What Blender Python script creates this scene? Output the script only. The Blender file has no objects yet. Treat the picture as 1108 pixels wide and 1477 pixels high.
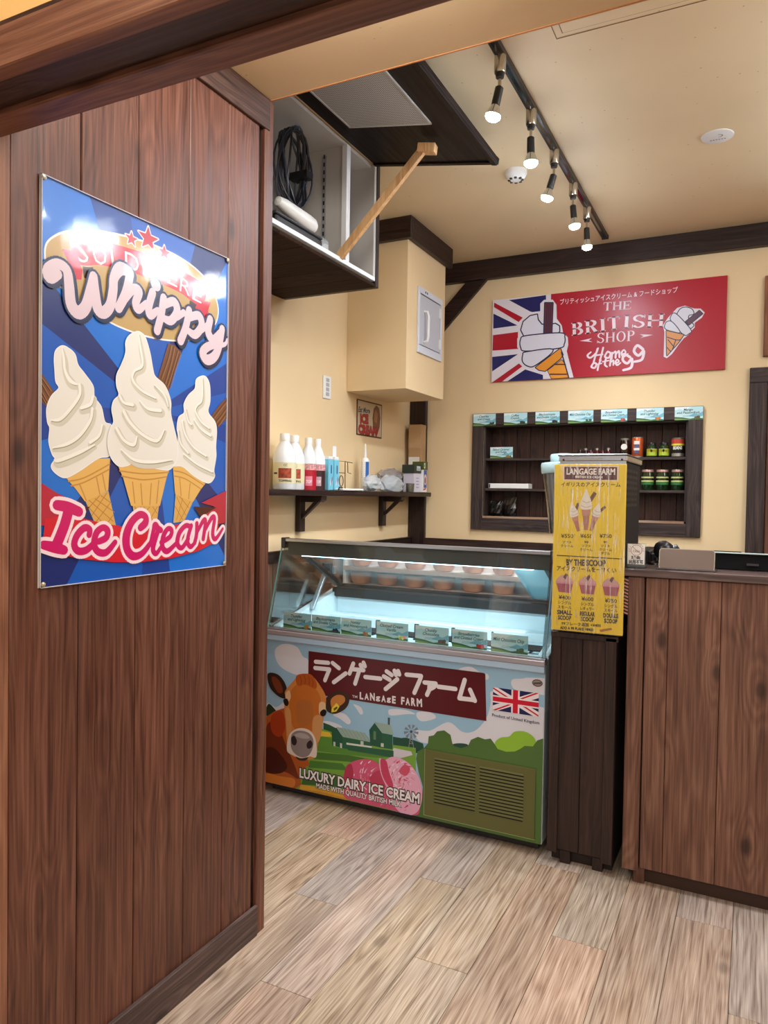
import bpy, bmesh, math, random
from mathutils import Vector, Matrix
from mathutils.geometry import tessellate_polygon, delaunay_2d_cdt
random.seed(7)
sc = bpy.context.scene
col = sc.collection

# ---------------------------------------------------------------- camera (x along back wall, y into the shop, z up)
YAW, PITCH, ROLL, FPX, EYE = -0.463800847, -0.0247595748, 0.0159355385, 1067.7476, 1.45
_cy, _sy, _cp, _sp = math.cos(YAW), math.sin(YAW), math.cos(PITCH), math.sin(PITCH)
_f = Vector((_sy*_cp, _cy*_cp, _sp)); _r = Vector((_cy, -_sy, 0)); _u = _r.cross(_f)
_cr, _sr = math.cos(ROLL), math.sin(ROLL)
RIGHT = _cr*_r + _sr*_u; UP = -_sr*_r + _cr*_u
cam_d = bpy.data.cameras.new('camera'); cam = bpy.data.objects.new('camera', cam_d); col.objects.link(cam)
cam_d.sensor_fit = 'HORIZONTAL'; cam_d.sensor_width = 36; cam_d.lens = FPX/1108*36; cam_d.clip_start = .02
m = Matrix((RIGHT, UP, -_f)).transposed().to_4x4(); m.translation = Vector((0, 0, EYE)); cam.matrix_world = m
sc.camera = cam

# ---------------------------------------------------------------- world, exposure, large lights
w = bpy.data.worlds.new('world'); sc.world = w; w.use_nodes = True
bg = w.node_tree.nodes['Background']; bg.inputs[0].default_value = (1.0, .93, .85, 1); bg.inputs[1].default_value = .52
sc.view_settings.view_transform = 'Standard'; sc.view_settings.look = 'None'
sc.view_settings.gamma = 1; sc.view_settings.exposure = 0.27; sc.view_settings.use_curve_mapping = False
try:
    sc.cycles.max_bounces = 8; sc.cycles.transparent_max_bounces = 24; sc.cycles.sample_clamp_indirect = 4
    sc.cycles.use_denoising = True; sc.cycles.caustics_reflective = False; sc.cycles.caustics_refractive = False
except Exception: pass

def area(name, loc, aim, sx, sy, power, color):
    d = bpy.data.lights.new(name, 'AREA'); d.shape = 'RECTANGLE'; d.size = sx; d.size_y = sy; d.energy = power; d.color = color
    o = bpy.data.objects.new(name, d); col.objects.link(o); o.location = loc
    o.rotation_euler = (Vector(aim)-Vector(loc)).to_track_quat('-Z', 'Y').to_euler(); return o
area('corridor_ceiling_light', (.6, -1.2, 2.9), (-.1, 1.2, 0), 2.2, 1.6, 66, (1, .89, .79))
area('shop_ceiling_light', (1.5, 2.6, 2.9), (.4, 3.0, 0), 1.0, 2.2, 52, (1, .97, .93))
area('service_fill_light', (-.85, 1.38, 2.68), (-2.1, 3.3, .9), .5, .2, 12, (1, .95, .88))  # added fill kept out of sight behind the lintel, brightens the left wainscot

# ---------------------------------------------------------------- materials
def lin(c):
    return tuple(((v/255)/12.92 if v/255 <= .04045 else ((v/255+.055)/1.055)**2.4) for v in c)
MATS = {}
def mat(name, rgb, rough=.5, metal=0, coat=0, emit=0, spec=.5, noise=None, bump=None, vary=0):
    """noise=(scale, amount) colour mottling; bump=(scale, strength)"""
    if name in MATS: return MATS[name]
    M = bpy.data.materials.new(name); MATS[name] = M; M.use_nodes = True
    nt = M.node_tree; b = nt.nodes['Principled BSDF']; L = nt.links
    c = (*lin(rgb), 1)
    b.inputs['Base Color'].default_value = c; b.inputs['Roughness'].default_value = rough
    b.inputs['Metallic'].default_value = metal; b.inputs['Coat Weight'].default_value = coat; b.inputs['Coat Roughness'].default_value = .06
    b.inputs['Specular IOR Level'].default_value = spec
    if emit: b.inputs['Emission Color'].default_value = c; b.inputs['Emission Strength'].default_value = emit
    if noise or bump or vary:
        tc = nt.nodes.new('ShaderNodeTexCoord')
        if noise or vary:
            hs = nt.nodes.new('ShaderNodeHueSaturation'); hs.inputs['Color'].default_value = c
            val = None
            if noise:
                n = nt.nodes.new('ShaderNodeTexNoise'); n.inputs['Scale'].default_value = noise[0]; n.inputs['Detail'].default_value = 5
                L.new(tc.outputs['Object'], n.inputs['Vector'])
                mr = nt.nodes.new('ShaderNodeMapRange'); mr.inputs[1].default_value = .3; mr.inputs[2].default_value = .7
                mr.inputs[3].default_value = 1-noise[1]; mr.inputs[4].default_value = 1+noise[1]
                L.new(n.outputs[0], mr.inputs[0]); L.new(mr.outputs[0], hs.inputs['Value'])
            L.new(hs.outputs[0], b.inputs['Base Color'])
        if bump:
            n2 = nt.nodes.new('ShaderNodeTexNoise'); n2.inputs['Scale'].default_value = bump[0]; n2.inputs['Detail'].default_value = 4
            L.new(tc.outputs['Object'], n2.inputs['Vector'])
            bp = nt.nodes.new('ShaderNodeBump'); bp.inputs['Strength'].default_value = bump[1]; bp.inputs['Distance'].default_value = .01
            L.new(n2.outputs[0], bp.inputs['Height']); L.new(bp.outputs[0], b.inputs['Normal']); L.new(bp.outputs[0], b.inputs['Coat Normal'])
    return M

def print_mat(name, rgb, kind='gloss', rough=.35):
    """flat printed colour; kind picks the film that covers it"""
    key = name+'_'+kind
    if key in MATS: return MATS[key]
    M = bpy.data.materials.new(key); MATS[key] = M; M.use_nodes = True
    nt = M.node_tree; b = nt.nodes['Principled BSDF']; L = nt.links
    b.inputs['Base Color'].default_value = (*lin(rgb), 1); b.inputs['Roughness'].default_value = rough
    if kind in ('poster', 'wrap'):
        b.inputs['Coat Weight'].default_value = 1 if kind == 'poster' else .8
        b.inputs['Coat Roughness'].default_value = .03
        tc = nt.nodes.new('ShaderNodeTexCoord'); mp = nt.nodes.new('ShaderNodeMapping')
        mp.inputs['Scale'].default_value = (1, 1, 1) if kind == 'poster' else (1, 1, .10)
        n2 = nt.nodes.new('ShaderNodeTexNoise'); n2.inputs['Scale'].default_value = 12 if kind == 'poster' else 70; n2.inputs['Detail'].default_value = 9; n2.inputs['Roughness'].default_value = .72
        n2.inputs['Distortion'].default_value = .8 if kind == 'poster' else 1.5
        L.new(tc.outputs['Generated'] if False else tc.outputs['Object'], mp.inputs[0]); L.new(mp.outputs[0], n2.inputs['Vector'])
        bp = nt.nodes.new('ShaderNodeBump'); bp.inputs['Strength'].default_value = .045 if kind == 'poster' else .5; bp.inputs['Distance'].default_value = .01
        L.new(n2.outputs[0], bp.inputs['Height']); L.new(bp.outputs[0], b.inputs['Coat Normal'])
    return M

def wood(name, dark, mid, light, axis='z', rough=.45, spec=.4, knots=1.0, fine=1.0, vary=.25, coat=0, huevar=0, fq=75):
    if name in MATS: return MATS[name]
    M = bpy.data.materials.new(name); MATS[name] = M; M.use_nodes = True
    nt = M.node_tree; b = nt.nodes['Principled BSDF']; L = nt.links; N = nt.nodes.new
    tc = N('ShaderNodeTexCoord'); oi = N('ShaderNodeObjectInfo')
    off = N('ShaderNodeVectorMath'); off.operation = 'SCALE'; off.inputs[0].default_value = (13.1, 7.7, 29.3)
    L.new(oi.outputs['Random'], off.inputs['Scale'])
    add = N('ShaderNodeVectorMath'); add.operation = 'ADD'; L.new(tc.outputs['Object'], add.inputs[0]); L.new(off.outputs[0], add.inputs[1])
    sp = N('ShaderNodeSeparateXYZ'); L.new(add.outputs[0], sp.inputs[0])
    cb = N('ShaderNodeCombineXYZ')
    order = {'z': (0, 1, 2), 'x': (1, 2, 0), 'y': (0, 2, 1)}[axis]
    for i, s in enumerate(order): L.new(sp.outputs[s], cb.inputs[i])
    P = cb.outputs[0]
    def mapped(scale):
        mp = N('ShaderNodeMapping'); mp.inputs['Scale'].default_value = scale; L.new(P, mp.inputs[0]); return mp.outputs[0]
    def noise(vec, sc_, det=4, dist=0):
        n = N('ShaderNodeTexNoise'); n.inputs['Scale'].default_value = sc_; n.inputs['Detail'].default_value = det; n.inputs['Distortion'].default_value = dist
        L.new(vec, n.inputs['Vector']); return n.outputs[0]
    def rng(v, a, b_, c, d, smooth=False):
        r = N('ShaderNodeMapRange'); r.clamp = True
        if smooth: r.interpolation_type = 'SMOOTHSTEP'
        for i, x in enumerate((a, b_, c, d)): r.inputs[i+1].default_value = x
        L.new(v, r.inputs[0]); return r.outputs[0]
    def math_(op, a, b_=None, c=None):
        n = N('ShaderNodeMath'); n.operation = op
        for i, v in enumerate((a, b_, c)):
            if v is None: continue
            if isinstance(v, (int, float)): n.inputs[i].default_value = v
            else: L.new(v, n.inputs[i])
        return n.outputs[0]
    # knots
    vo = N('ShaderNodeTexVoronoi'); vo.inputs['Scale'].default_value = 1; vo.inputs['Randomness'].default_value = 1
    L.new(mapped((6, 6, 3.2)), vo.inputs['Vector'])
    kd = vo.outputs['Distance']
    kn = rng(kd, .05, .16, knots, 0, True)
    warp = rng(kd, 0, .55, 1, 0, True)
    base = noise(mapped((5, 5, .22)), 1.6, 2, .1)
    ring = math_('MULTIPLY_ADD', warp, .10*knots, base)
    rs = math_('SINE', math_('MULTIPLY', ring, 115))
    rings = rng(rs, -1, 1, 0, 1)
    fib = noise(mapped((1, 1, .018)), 330, 3)
    fib2 = noise(mapped((1, 1, .035)), fq, 4, .4)
    big = noise(mapped((3, 3, .8)), 1.5, 3)
    mix = math_('ADD', math_('ADD', math_('MULTIPLY', rings, .20), math_('MULTIPLY', rng(fib, .3, .7, 0, 1), .30*fine)), math_('MULTIPLY', rng(fib2, .3, .7, 0, 1), .50))
    cr = N('ShaderNodeValToRGB'); L.new(mix, cr.inputs[0])
    cr.color_ramp.elements[0].position = .12; cr.color_ramp.elements[0].color = (*lin(dark), 1)
    cr.color_ramp.elements[1].position = .92; cr.color_ramp.elements[1].color = (*lin(light), 1)
    e = cr.color_ramp.elements.new(.5); e.color = (*lin(mid), 1)
    hs = N('ShaderNodeHueSaturation'); L.new(cr.outputs[0], hs.inputs['Color'])
    v = math_('MULTIPLY', rng(oi.outputs['Random'], 0, 1, 1-vary, 1+vary), rng(big, .3, .7, .82, 1.18))
    v = math_('MULTIPLY', v, math_('SUBTRACT', 1, math_('MULTIPLY', kn, .6)))
    L.new(v, hs.inputs['Value'])
    if huevar:
        r2 = math_('FRACT', math_('MULTIPLY', oi.outputs['Random'], 17.37))
        L.new(math_('MULTIPLY_ADD', r2, huevar, .5-huevar*.5), hs.inputs['Hue'])
        r3 = math_('FRACT', math_('MULTIPLY', oi.outputs['Random'], 41.7))
        L.new(rng(math_('MULTIPLY_ADD', big, 1.0, math_('SUBTRACT', r3, .5)), .1, .9, .7, 1.35), hs.inputs['Saturation'])
    L.new(hs.outputs[0], b.inputs['Base Color'])
    L.new(rng(fib2, .3, .7, rough-.08, rough+.12), b.inputs['Roughness'])
    b.inputs['Coat Weight'].default_value = coat; b.inputs['Coat Roughness'].default_value = .25; b.inputs['Specular IOR Level'].default_value = spec
    bp = N('ShaderNodeBump'); bp.inputs['Strength'].default_value = .25; bp.inputs['Distance'].default_value = .002
    L.new(math_('ADD', mix, math_('MULTIPLY', kn, -.6)), bp.inputs['Height']); L.new(bp.outputs[0], b.inputs['Normal'])
    return M

def plaster(name, rgb, specks=False):
    M = bpy.data.materials.new(name); M.use_nodes = True; MATS[name] = M
    nt = M.node_tree; b = nt.nodes['Principled BSDF']; L = nt.links; N = nt.nodes.new
    tc = N('ShaderNodeTexCoord'); n = N('ShaderNodeTexNoise'); n.inputs['Scale'].default_value = 1.4; n.inputs['Detail'].default_value = 3
    L.new(tc.outputs['Object'], n.inputs['Vector'])
    cr = N('ShaderNodeValToRGB'); L.new(n.outputs[0], cr.inputs[0])
    cr.color_ramp.elements[0].position = .3; cr.color_ramp.elements[0].color = (*lin(tuple(v*.95 for v in rgb)), 1)
    cr.color_ramp.elements[1].position = .7; cr.color_ramp.elements[1].color = (*lin(rgb), 1)
    out = cr.outputs[0]
    if specks:
        v = N('ShaderNodeTexVoronoi'); v.inputs['Scale'].default_value = 16; L.new(tc.outputs['Object'], v.inputs['Vector'])
        mr = N('ShaderNodeMapRange'); mr.inputs[1].default_value = .035; mr.inputs[2].default_value = .07; mr.inputs[3].default_value = .45; mr.inputs[4].default_value = 0
        L.new(v.outputs['Distance'], mr.inputs[0])
        mx = N('ShaderNodeMix'); mx.data_type = 'RGBA'; L.new(mr.outputs[0], mx.inputs[0]); L.new(out, mx.inputs[6]); mx.inputs[7].default_value = (*lin((130, 85, 50)), 1)
        out = mx.outputs[2]
    L.new(out, b.inputs['Base Color']); b.inputs['Roughness'].default_value = .62
    n2 = N('ShaderNodeTexNoise'); n2.inputs['Scale'].default_value = 240; L.new(tc.outputs['Object'], n2.inputs['Vector'])
    n3 = N('ShaderNodeTexNoise'); n3.inputs['Scale'].default_value = 5; L.new(tc.outputs['Object'], n3.inputs['Vector'])
    ad = N('ShaderNodeMath'); ad.operation = 'MULTIPLY_ADD'; L.new(n3.outputs[0], ad.inputs[0]); ad.inputs[1].default_value = 6; L.new(n2.outputs[0], ad.inputs[2])
    bp = N('ShaderNodeBump'); bp.inputs['Strength'].default_value = .12; bp.inputs['Distance'].default_value = .002
    L.new(ad.outputs[0], bp.inputs['Height']); L.new(bp.outputs[0], b.inputs['Normal'])
    return M

def glass(name, tint=(235, 245, 245), refl=.06, rough=.0, glare_streaks=0):
    M = bpy.data.materials.new(name); MATS[name] = M; M.use_nodes = True
    nt = M.node_tree; nt.nodes.clear(); N = nt.nodes.new; L = nt.links
    o = N('ShaderNodeOutputMaterial'); t = N('ShaderNodeBsdfTransparent'); t.inputs[0].default_value = (*lin(tint), 1)
    g = N('ShaderNodeBsdfGlossy'); g.inputs['Roughness'].default_value = rough
    fr = N('ShaderNodeFresnel'); fr.inputs[0].default_value = 1.45
    mx = N('ShaderNodeMixShader'); ad = N('ShaderNodeMath'); ad.operation = 'MULTIPLY'; L.new(fr.outputs[0], ad.inputs[0]); ad.inputs[1].default_value = refl/.04
    L.new(ad.outputs[0], mx.inputs[0]); L.new(t.outputs[0], mx.inputs[1]); L.new(g.outputs[0], mx.inputs[2]); L.new(mx.outputs[0], o.inputs[0])
    if glare_streaks:  # pale upright streaks painted into the film stand in for glare
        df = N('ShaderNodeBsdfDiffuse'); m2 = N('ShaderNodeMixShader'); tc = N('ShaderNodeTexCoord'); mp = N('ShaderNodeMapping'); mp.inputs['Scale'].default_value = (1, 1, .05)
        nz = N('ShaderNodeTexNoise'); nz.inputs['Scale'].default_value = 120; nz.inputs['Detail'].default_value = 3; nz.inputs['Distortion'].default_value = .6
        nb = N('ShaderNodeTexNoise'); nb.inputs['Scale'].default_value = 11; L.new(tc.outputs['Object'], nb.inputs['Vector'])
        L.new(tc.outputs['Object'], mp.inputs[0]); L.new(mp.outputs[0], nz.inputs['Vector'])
        r1 = N('ShaderNodeMapRange'); L.new(nz.outputs[0], r1.inputs[0]); r1.inputs[1].default_value = .56; r1.inputs[2].default_value = .70; r1.inputs[3].default_value = 0; r1.inputs[4].default_value = glare_streaks
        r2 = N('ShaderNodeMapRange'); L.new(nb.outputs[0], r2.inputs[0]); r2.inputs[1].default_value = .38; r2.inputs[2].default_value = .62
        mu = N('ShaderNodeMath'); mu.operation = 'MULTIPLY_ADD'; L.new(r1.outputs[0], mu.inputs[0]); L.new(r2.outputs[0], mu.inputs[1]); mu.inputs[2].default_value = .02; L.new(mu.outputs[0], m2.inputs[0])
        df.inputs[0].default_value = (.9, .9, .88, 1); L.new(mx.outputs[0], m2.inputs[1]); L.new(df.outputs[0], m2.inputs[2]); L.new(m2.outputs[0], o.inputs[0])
    return M

WALL = plaster('cream_plaster', (240, 213, 168)); CEIL = plaster('cream_ceiling_paper', (236, 211, 170), True)
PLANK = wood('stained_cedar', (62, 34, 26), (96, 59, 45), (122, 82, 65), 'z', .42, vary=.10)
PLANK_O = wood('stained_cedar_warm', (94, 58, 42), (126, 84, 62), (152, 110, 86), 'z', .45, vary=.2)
COUNTER = wood('counter_cedar', (76, 50, 41), (108, 75, 61), (138, 103, 86), 'z', .48, vary=.2, knots=1.1)
DARKZ = wood('dark_stain_upright', (24, 14, 12), (42, 27, 24), (62, 43, 38), 'z', .42, vary=.12)
DARKX = wood('dark_stain_across', (24, 14, 12), (42, 27, 24), (62, 43, 38), 'x', .42, vary=.12)
DARKY = wood('dark_stain_deep', (24, 14, 12), (42, 27, 24), (62, 43, 38), 'y', .42, vary=.12)
FRAMEX = wood('frame_wood_across', (36, 26, 25), (56, 44, 42), (82, 66, 62), 'x', .45, vary=.1)
FRAMEZ = wood('frame_wood_upright', (36, 26, 25), (56, 44, 42), (82, 66, 62), 'z', .45, vary=.1)
BACKW = wood('niche_back_wood', (40, 22, 18), (66, 40, 33), (92, 60, 50), 'z', .5, vary=.15)
BEAMX = wood('lintel_wood', (88, 54, 42), (122, 82, 64), (152, 110, 88), 'x', .5, vary=.05, knots=.6)
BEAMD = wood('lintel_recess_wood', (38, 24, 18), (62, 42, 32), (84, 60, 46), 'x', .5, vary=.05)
BASEB = wood('baseboard_wood', (52, 40, 38), (78, 62, 58), (108, 88, 84), 'y', .5, vary=.05)
TRIMY = wood('header_wood', (46, 30, 26), (72, 50, 42), (100, 74, 64), 'y', .5, vary=.05)
FLOOR = wood('oak_vinyl', (122, 103, 92), (178, 160, 145), (212, 197, 183), 'y', .36, knots=.6, fine=1.3, vary=.07, huevar=.028, fq=125)
PALE = wood('pale_pine', (190, 140, 90), (215, 168, 115), (232, 192, 142), 'z', .55, knots=.4, vary=0)
SHELFW = DARKY
STEEL = mat('brushed_steel', (200, 200, 205), .25, 1); CHROME = mat('satin_nickel', (190, 185, 175), .2, 1)
BLACK = mat('black_metal', (22, 22, 24), .35); BLACKG = mat('black_gloss', (10, 10, 12), .12, coat=.6); RUBBER = mat('black_rubber', (28, 28, 30), .6)
WHITE = mat('white_plastic', (236, 236, 234), .35); GREYP = mat('grey_panel', (150, 150, 152), .5)

# ---------------------------------------------------------------- mesh helpers
class MB:
    def __init__(s): s.v = []; s.f = []; s.m = []; s.smooth = []
    def add(s, vs, fs, m=0, smooth=False):
        n = len(s.v); s.v += [tuple(v) for v in vs]; s.f += [tuple(i+n for i in f) for f in fs]; s.m += [m]*len(fs); s.smooth += [smooth]*len(fs); return s
    def box(s, a, b, m=0):
        x0, x1 = sorted((a[0], b[0])); y0, y1 = sorted((a[1], b[1])); z0, z1 = sorted((a[2], b[2]))
        return s.add([(x0, y0, z0), (x1, y0, z0), (x1, y1, z0), (x0, y1, z0), (x0, y0, z1), (x1, y0, z1), (x1, y1, z1), (x0, y1, z1)],
                     [(0, 3, 2, 1), (4, 5, 6, 7), (0, 1, 5, 4), (1, 2, 6, 5), (2, 3, 7, 6), (3, 0, 4, 7)], m)
    def lathe(s, c, prof, n=20, m=0, axis=None, smooth=True):
        """prof: list of (r, h) along axis"""
        ax = Vector(axis or (0, 0, 1)).normalized(); a = ax.orthogonal().normalized(); b = ax.cross(a); c = Vector(c)
        vs = []; fs = []
        for r, h in prof:
            for i in range(n):
                t = 2*math.pi*i/n; vs.append(c+ax*h+(a*math.cos(t)+b*math.sin(t))*max(r, 1e-5))
        for j in range(len(prof)-1):
            for i in range(n):
                k = (i+1) % n; fs.append((j*n+i, j*n+k, (j+1)*n+k, (j+1)*n+i))
        if prof[0][0] > 1e-4: fs.append(tuple(range(n-1, -1, -1)))
        if prof[-1][0] > 1e-4: fs.append(tuple((len(prof)-1)*n+i for i in range(n)))
        return s.add(vs, fs, m, smooth)
    def cyl(s, a, b, r, n=14, m=0, r2=None):
        a = Vector(a); b = Vector(b); return s.lathe(a, [(r, 0), (r if r2 is None else r2, (b-a).length)], n, m, b-a)
    def tube(s, pts, r, n=8, m=0):
        pts = [Vector(p) for p in pts]; vs = []; fs = []
        prev = None
        for i, p in enumerate(pts):
            d = (pts[min(i+1, len(pts)-1)]-pts[max(i-1, 0)]).normalized()
            a = d.orthogonal().normalized() if prev is None else (prev-d*prev.dot(d)).normalized()
            prev = a; b = d.cross(a)
            for k in range(n):
                t = 2*math.pi*k/n; vs.append(p+(a*math.cos(t)+b*math.sin(t))*r)
        for j in range(len(pts)-1):
            for i in range(n):
                k = (i+1) % n; fs.append((j*n+i, j*n+k, (j+1)*n+k, (j+1)*n+i))
        fs.append(tuple(range(n-1, -1, -1))); fs.append(tuple((len(pts)-1)*n+i for i in range(n)))
        return s.add(vs, fs, m, True)
    def bar(s, a, b, wx, wy, m=0, up=(0, 0, 1)):
        """rectangular bar from a to b"""
        a = Vector(a); b = Vector(b); d = (b-a).normalized(); sx = d.cross(Vector(up)).normalized(); sy = sx.cross(d)
        vs = [p+sx*wx*i/2+sy*wy*j/2 for p in (a, b) for i, j in ((-1, -1), (1, -1), (1, 1), (-1, 1))]
        return s.add(vs, [(0, 1, 2, 3), (7, 6, 5, 4), (0, 4, 5, 1), (1, 5, 6, 2), (2, 6, 7, 3), (3, 7, 4, 0)], m)
    def prism(s, pts, d, m=0):
        """closed polygon of 3d pts extruded by vector d"""
        pts = [Vector(p) for p in pts]; n = len(pts); d = Vector(d)
        tri = tessellate_polygon([pts]); vs = pts+[p+d for p in pts]
        fs = [tuple(t) for t in tri]+[tuple(i+n for i in reversed(t)) for t in tri]+[(i, (i+1) % n, (i+1) % n+n, i+n) for i in range(n)]
        return s.add(vs, fs, m)
    def build(s, name, mats, parent=None, bevel=0, origin=None):
        me = bpy.data.meshes.new(name)
        if not isinstance(mats, (list, tuple)): mats = [mats]
        V = s.v
        if origin is None:
            lo = [min(v[i] for v in V) for i in range(3)]; hi = [max(v[i] for v in V) for i in range(3)]
            origin = [(lo[i]+hi[i])/2 for i in range(3)]
        me.from_pydata([(v[0]-origin[0], v[1]-origin[1], v[2]-origin[2]) for v in V], [], s.f)
        for mm in mats: me.materials.append(mm)
        me.polygons.foreach_set('material_index', s.m); me.polygons.foreach_set('use_smooth', s.smooth)
        bm = bmesh.new(); bm.from_mesh(me)
        if not getattr(s, 'flat', False): bmesh.ops.recalc_face_normals(bm, faces=bm.faces)
        if bevel: bmesh.ops.bevel(bm, geom=[e for e in bm.edges], offset=bevel, segments=1, affect='EDGES', clamp_overlap=True)
        bm.to_mesh(me); bm.free(); me.update()
        if any(s.smooth):
            try: me.set_sharp_from_angle(angle=math.radians(40))
            except Exception: pass
        o = bpy.data.objects.new(name, me); col.objects.link(o)
        o.location = Vector(origin)
        if parent is not None: o.parent = parent; o.location = Vector(origin)-wloc(parent)
        return o
def wloc(o):
    v = Vector((0, 0, 0))
    while o is not None: v += o.location; o = o.parent
    return v
def tag(o, label=None, cat=None, group=None, kind=None):
    if label: o['label'] = label
    if cat: o['category'] = cat
    if group: o['group'] = group
    if kind: o['kind'] = kind
    return o
def thing(name, loc, label, cat, group=None):
    o = bpy.data.objects.new(name, None); col.objects.link(o); o.location = loc; o.empty_display_size = .05; return tag(o, label, cat, group)
def struct(name, loc=(0, 0, 0)):
    o = bpy.data.objects.new(name, None); col.objects.link(o); o.location = loc; o['kind'] = 'structure'; return o
def box(name, a, b, mats, parent=None, bevel=.002): return MB().box(a, b).build(name, mats, parent, bevel)
def copy_tree(o, parent=None):
    c = o.copy(); col.objects.link(c)
    if parent is not None: c.parent = parent
    for ch in list(o.children): copy_tree(ch, c)
    return c

# ---------------------------------------------------------------- flat print: shapes surveyed on the plane of the printed sheet
def sight(x, y): return RIGHT*((x-554)/FPX)+UP*((738.5-y)/FPX)+_f
def on_plane(x, y, p0, n):
    d = sight(x, y); o = Vector((0, 0, EYE)); return o+d*((Vector(p0)-o).dot(n)/d.dot(n))
def smooth_pts(p, closed, k=5):
    n = len(p); out = []
    rngi = range(n) if closed else range(n-1)
    for i in rngi:
        g = lambda j: p[j % n] if closed else p[max(0, min(n-1, j))]
        a, b, c, d = g(i-1), g(i), g(i+1), g(i+2)
        for t in range(k):
            t /= k; out.append(tuple(.5*((2*b[q])+(-a[q]+c[q])*t+(2*a[q]-5*b[q]+4*c[q]-d[q])*t*t+(-a[q]+3*b[q]-3*c[q]+d[q])*t**3) for q in range(len(b))))
    if not closed: out.append(tuple(p[-1]))
    return out
class Art:
    def __init__(s, origin, right, kind='gloss', step=.00003, rough=.35, up=(0, 0, 1)):
        s.o = Vector(origin); s.r = Vector(right).normalized(); s.u = Vector(up).normalized(); s.n = s.r.cross(s.u); s.mb = MB(); s.mb.flat = True
        s.mats = []; s.keys = {}; s.d = 0; s.step = step; s.kind = kind; s.rough = rough; s.fr = (0, 0, 1); s.clip = None
    def frame(s, ox, oy, k): s.fr = (ox, oy, k); return s
    def q(s, x, y):
        ox, oy, k = s.fr; p = on_plane(ox+x/k, oy+y/k, s.o, s.n)-s.o; return (p.dot(s.r), p.dot(s.u))
    def w3(s, u, v): return s.o+s.r*u+s.u*v+s.n*s.d
    def mi(s, c):
        if c not in s.keys: s.keys[c] = len(s.mats); s.mats.append(print_mat('ink_%02x%02x%02x' % c, c, s.kind, s.rough))
        return s.keys[c]
    def layer(s): s.d += s.step
    def emit(s, uv, faces, c):
        m = s.mi(c)
        if not s.clip: s.mb.add([s.w3(u, v) for u, v in uv], faces, m); return
        a, b, c2, d = s.clip; inside = [i for i in range(len(uv)) if a <= uv[i][0] <= c2 and b <= uv[i][1] <= d]
        if len(inside) == len(uv): s.mb.add([s.w3(u, v) for u, v in uv], faces, m); return
        vs = []; fs = []
        for f in faces:
            p = [tuple(uv[i][:2]) for i in f]
            for ax, lim, sg in ((0, a, 1), (0, c2, -1), (1, b, 1), (1, d, -1)):
                o = []
                for i in range(len(p)):
                    p0, p1 = p[i-1], p[i]; d0 = (p0[ax]-lim)*sg; d1 = (p1[ax]-lim)*sg
                    if (d0 >= 0) != (d1 >= 0):
                        t = d0/(d0-d1); o.append((p0[0]+(p1[0]-p0[0])*t, p0[1]+(p1[1]-p0[1])*t))
                    if d1 >= 0: o.append(p1)
                p = o
                if len(p) < 3: break
            if len(p) >= 3: fs.append(tuple(range(len(vs), len(vs)+len(p)))); vs += p
        if fs: s.mb.add([s.w3(u, v) for u, v in vs], fs, m)
    def poly_uv(s, uv, c):
        s.layer(); tri = tessellate_polygon([[Vector((u, v, 0)) for u, v in uv]])
        fs = []
        for t in tri:
            a, b, d = (uv[i] for i in t)
            fs.append(t if (b[0]-a[0])*(d[1]-a[1])-(b[1]-a[1])*(d[0]-a[0]) > 0 else t[::-1])
        s.emit(uv, fs, c)
    def poly(s, pts, c, smooth=False, outline=None, ow=0):
        if smooth: pts = smooth_pts(pts, True)
        uv = [s.q(*p) for p in pts]
        if outline: s.stroke_uv(uv+[uv[0]], ow*2, outline)
        s.poly_uv(uv, c)
    def ell(s, x, y, rx, ry, c, n=24, rot=0):
        s.poly([(x+rx*math.cos(t)*math.cos(rot)-ry*math.sin(t)*math.sin(rot), y+rx*math.cos(t)*math.sin(rot)+ry*math.sin(t)*math.cos(rot)) for t in (2*math.pi*i/n for i in range(n))], c)
    def stroke_uv(s, uv, wd, c, newlayer=True, collect=None):
        if newlayer: s.layer()
        n = len(uv); W = wd if isinstance(wd, (list, tuple)) else [wd]*n
        V = []; F = []
        for i in range(n):
            r = W[i]/2; ns = 10
            F.append(list(range(len(V), len(V)+ns))); V += [Vector((uv[i][0]+r*math.cos(2*math.pi*k/ns), uv[i][1]+r*math.sin(2*math.pi*k/ns))) for k in range(ns)]
            if i < n-1:
                a, b = Vector(uv[i]), Vector(uv[i+1]); d = b-a
                if d.length < 1e-6: continue
                d.normalize(); p = Vector((-d.y, d.x)); r2 = W[i+1]/2
                q = [a-p*r, b-p*r2, b+p*r2, a+p*r]
                F.append(list(range(len(V), len(V)+4))); V += q
        if collect is not None: 
            k = len(collect[0]); collect[0].extend(V); collect[1].extend([[i+k for i in f] for f in F])
        else: s.union(V, F, c)
    def union(s, V, F, c):
        if not V: return
        K = 50.0
        r = delaunay_2d_cdt([Vector((v[0]*K, v[1]*K)) for v in V], [], F, 0, 1e-5, True)
        s.emit([(v[0]/K, v[1]/K) for v in r[0]], [tuple(f) for f, o_ in zip(r[2], r[5]) if o_], c)
    def stroke(s, paths, wd, c, outline=None, ow=0, smooth=True, shadow=None):
        """paths: list of lists of (x,y[,w]) in frame px; wd in metres"""
        U = []
        for p in paths:
            p3 = [(a[0], a[1], a[2] if len(a) > 2 else 1) for a in p]
            if smooth and len(p3) > 2: p3 = smooth_pts(p3, False)
            U.append(([s.q(a[0], a[1]) for a in p3], [wd*a[2] for a in p3]))
        if shadow:
            s.layer()
            cl = ([], [])
            for uv, W in U: s.stroke_uv([(a+shadow[1], b+shadow[2]) for a, b in uv], [x+2*ow for x in W], shadow[0], False, cl)
            s.union(*cl, shadow[0])
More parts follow.
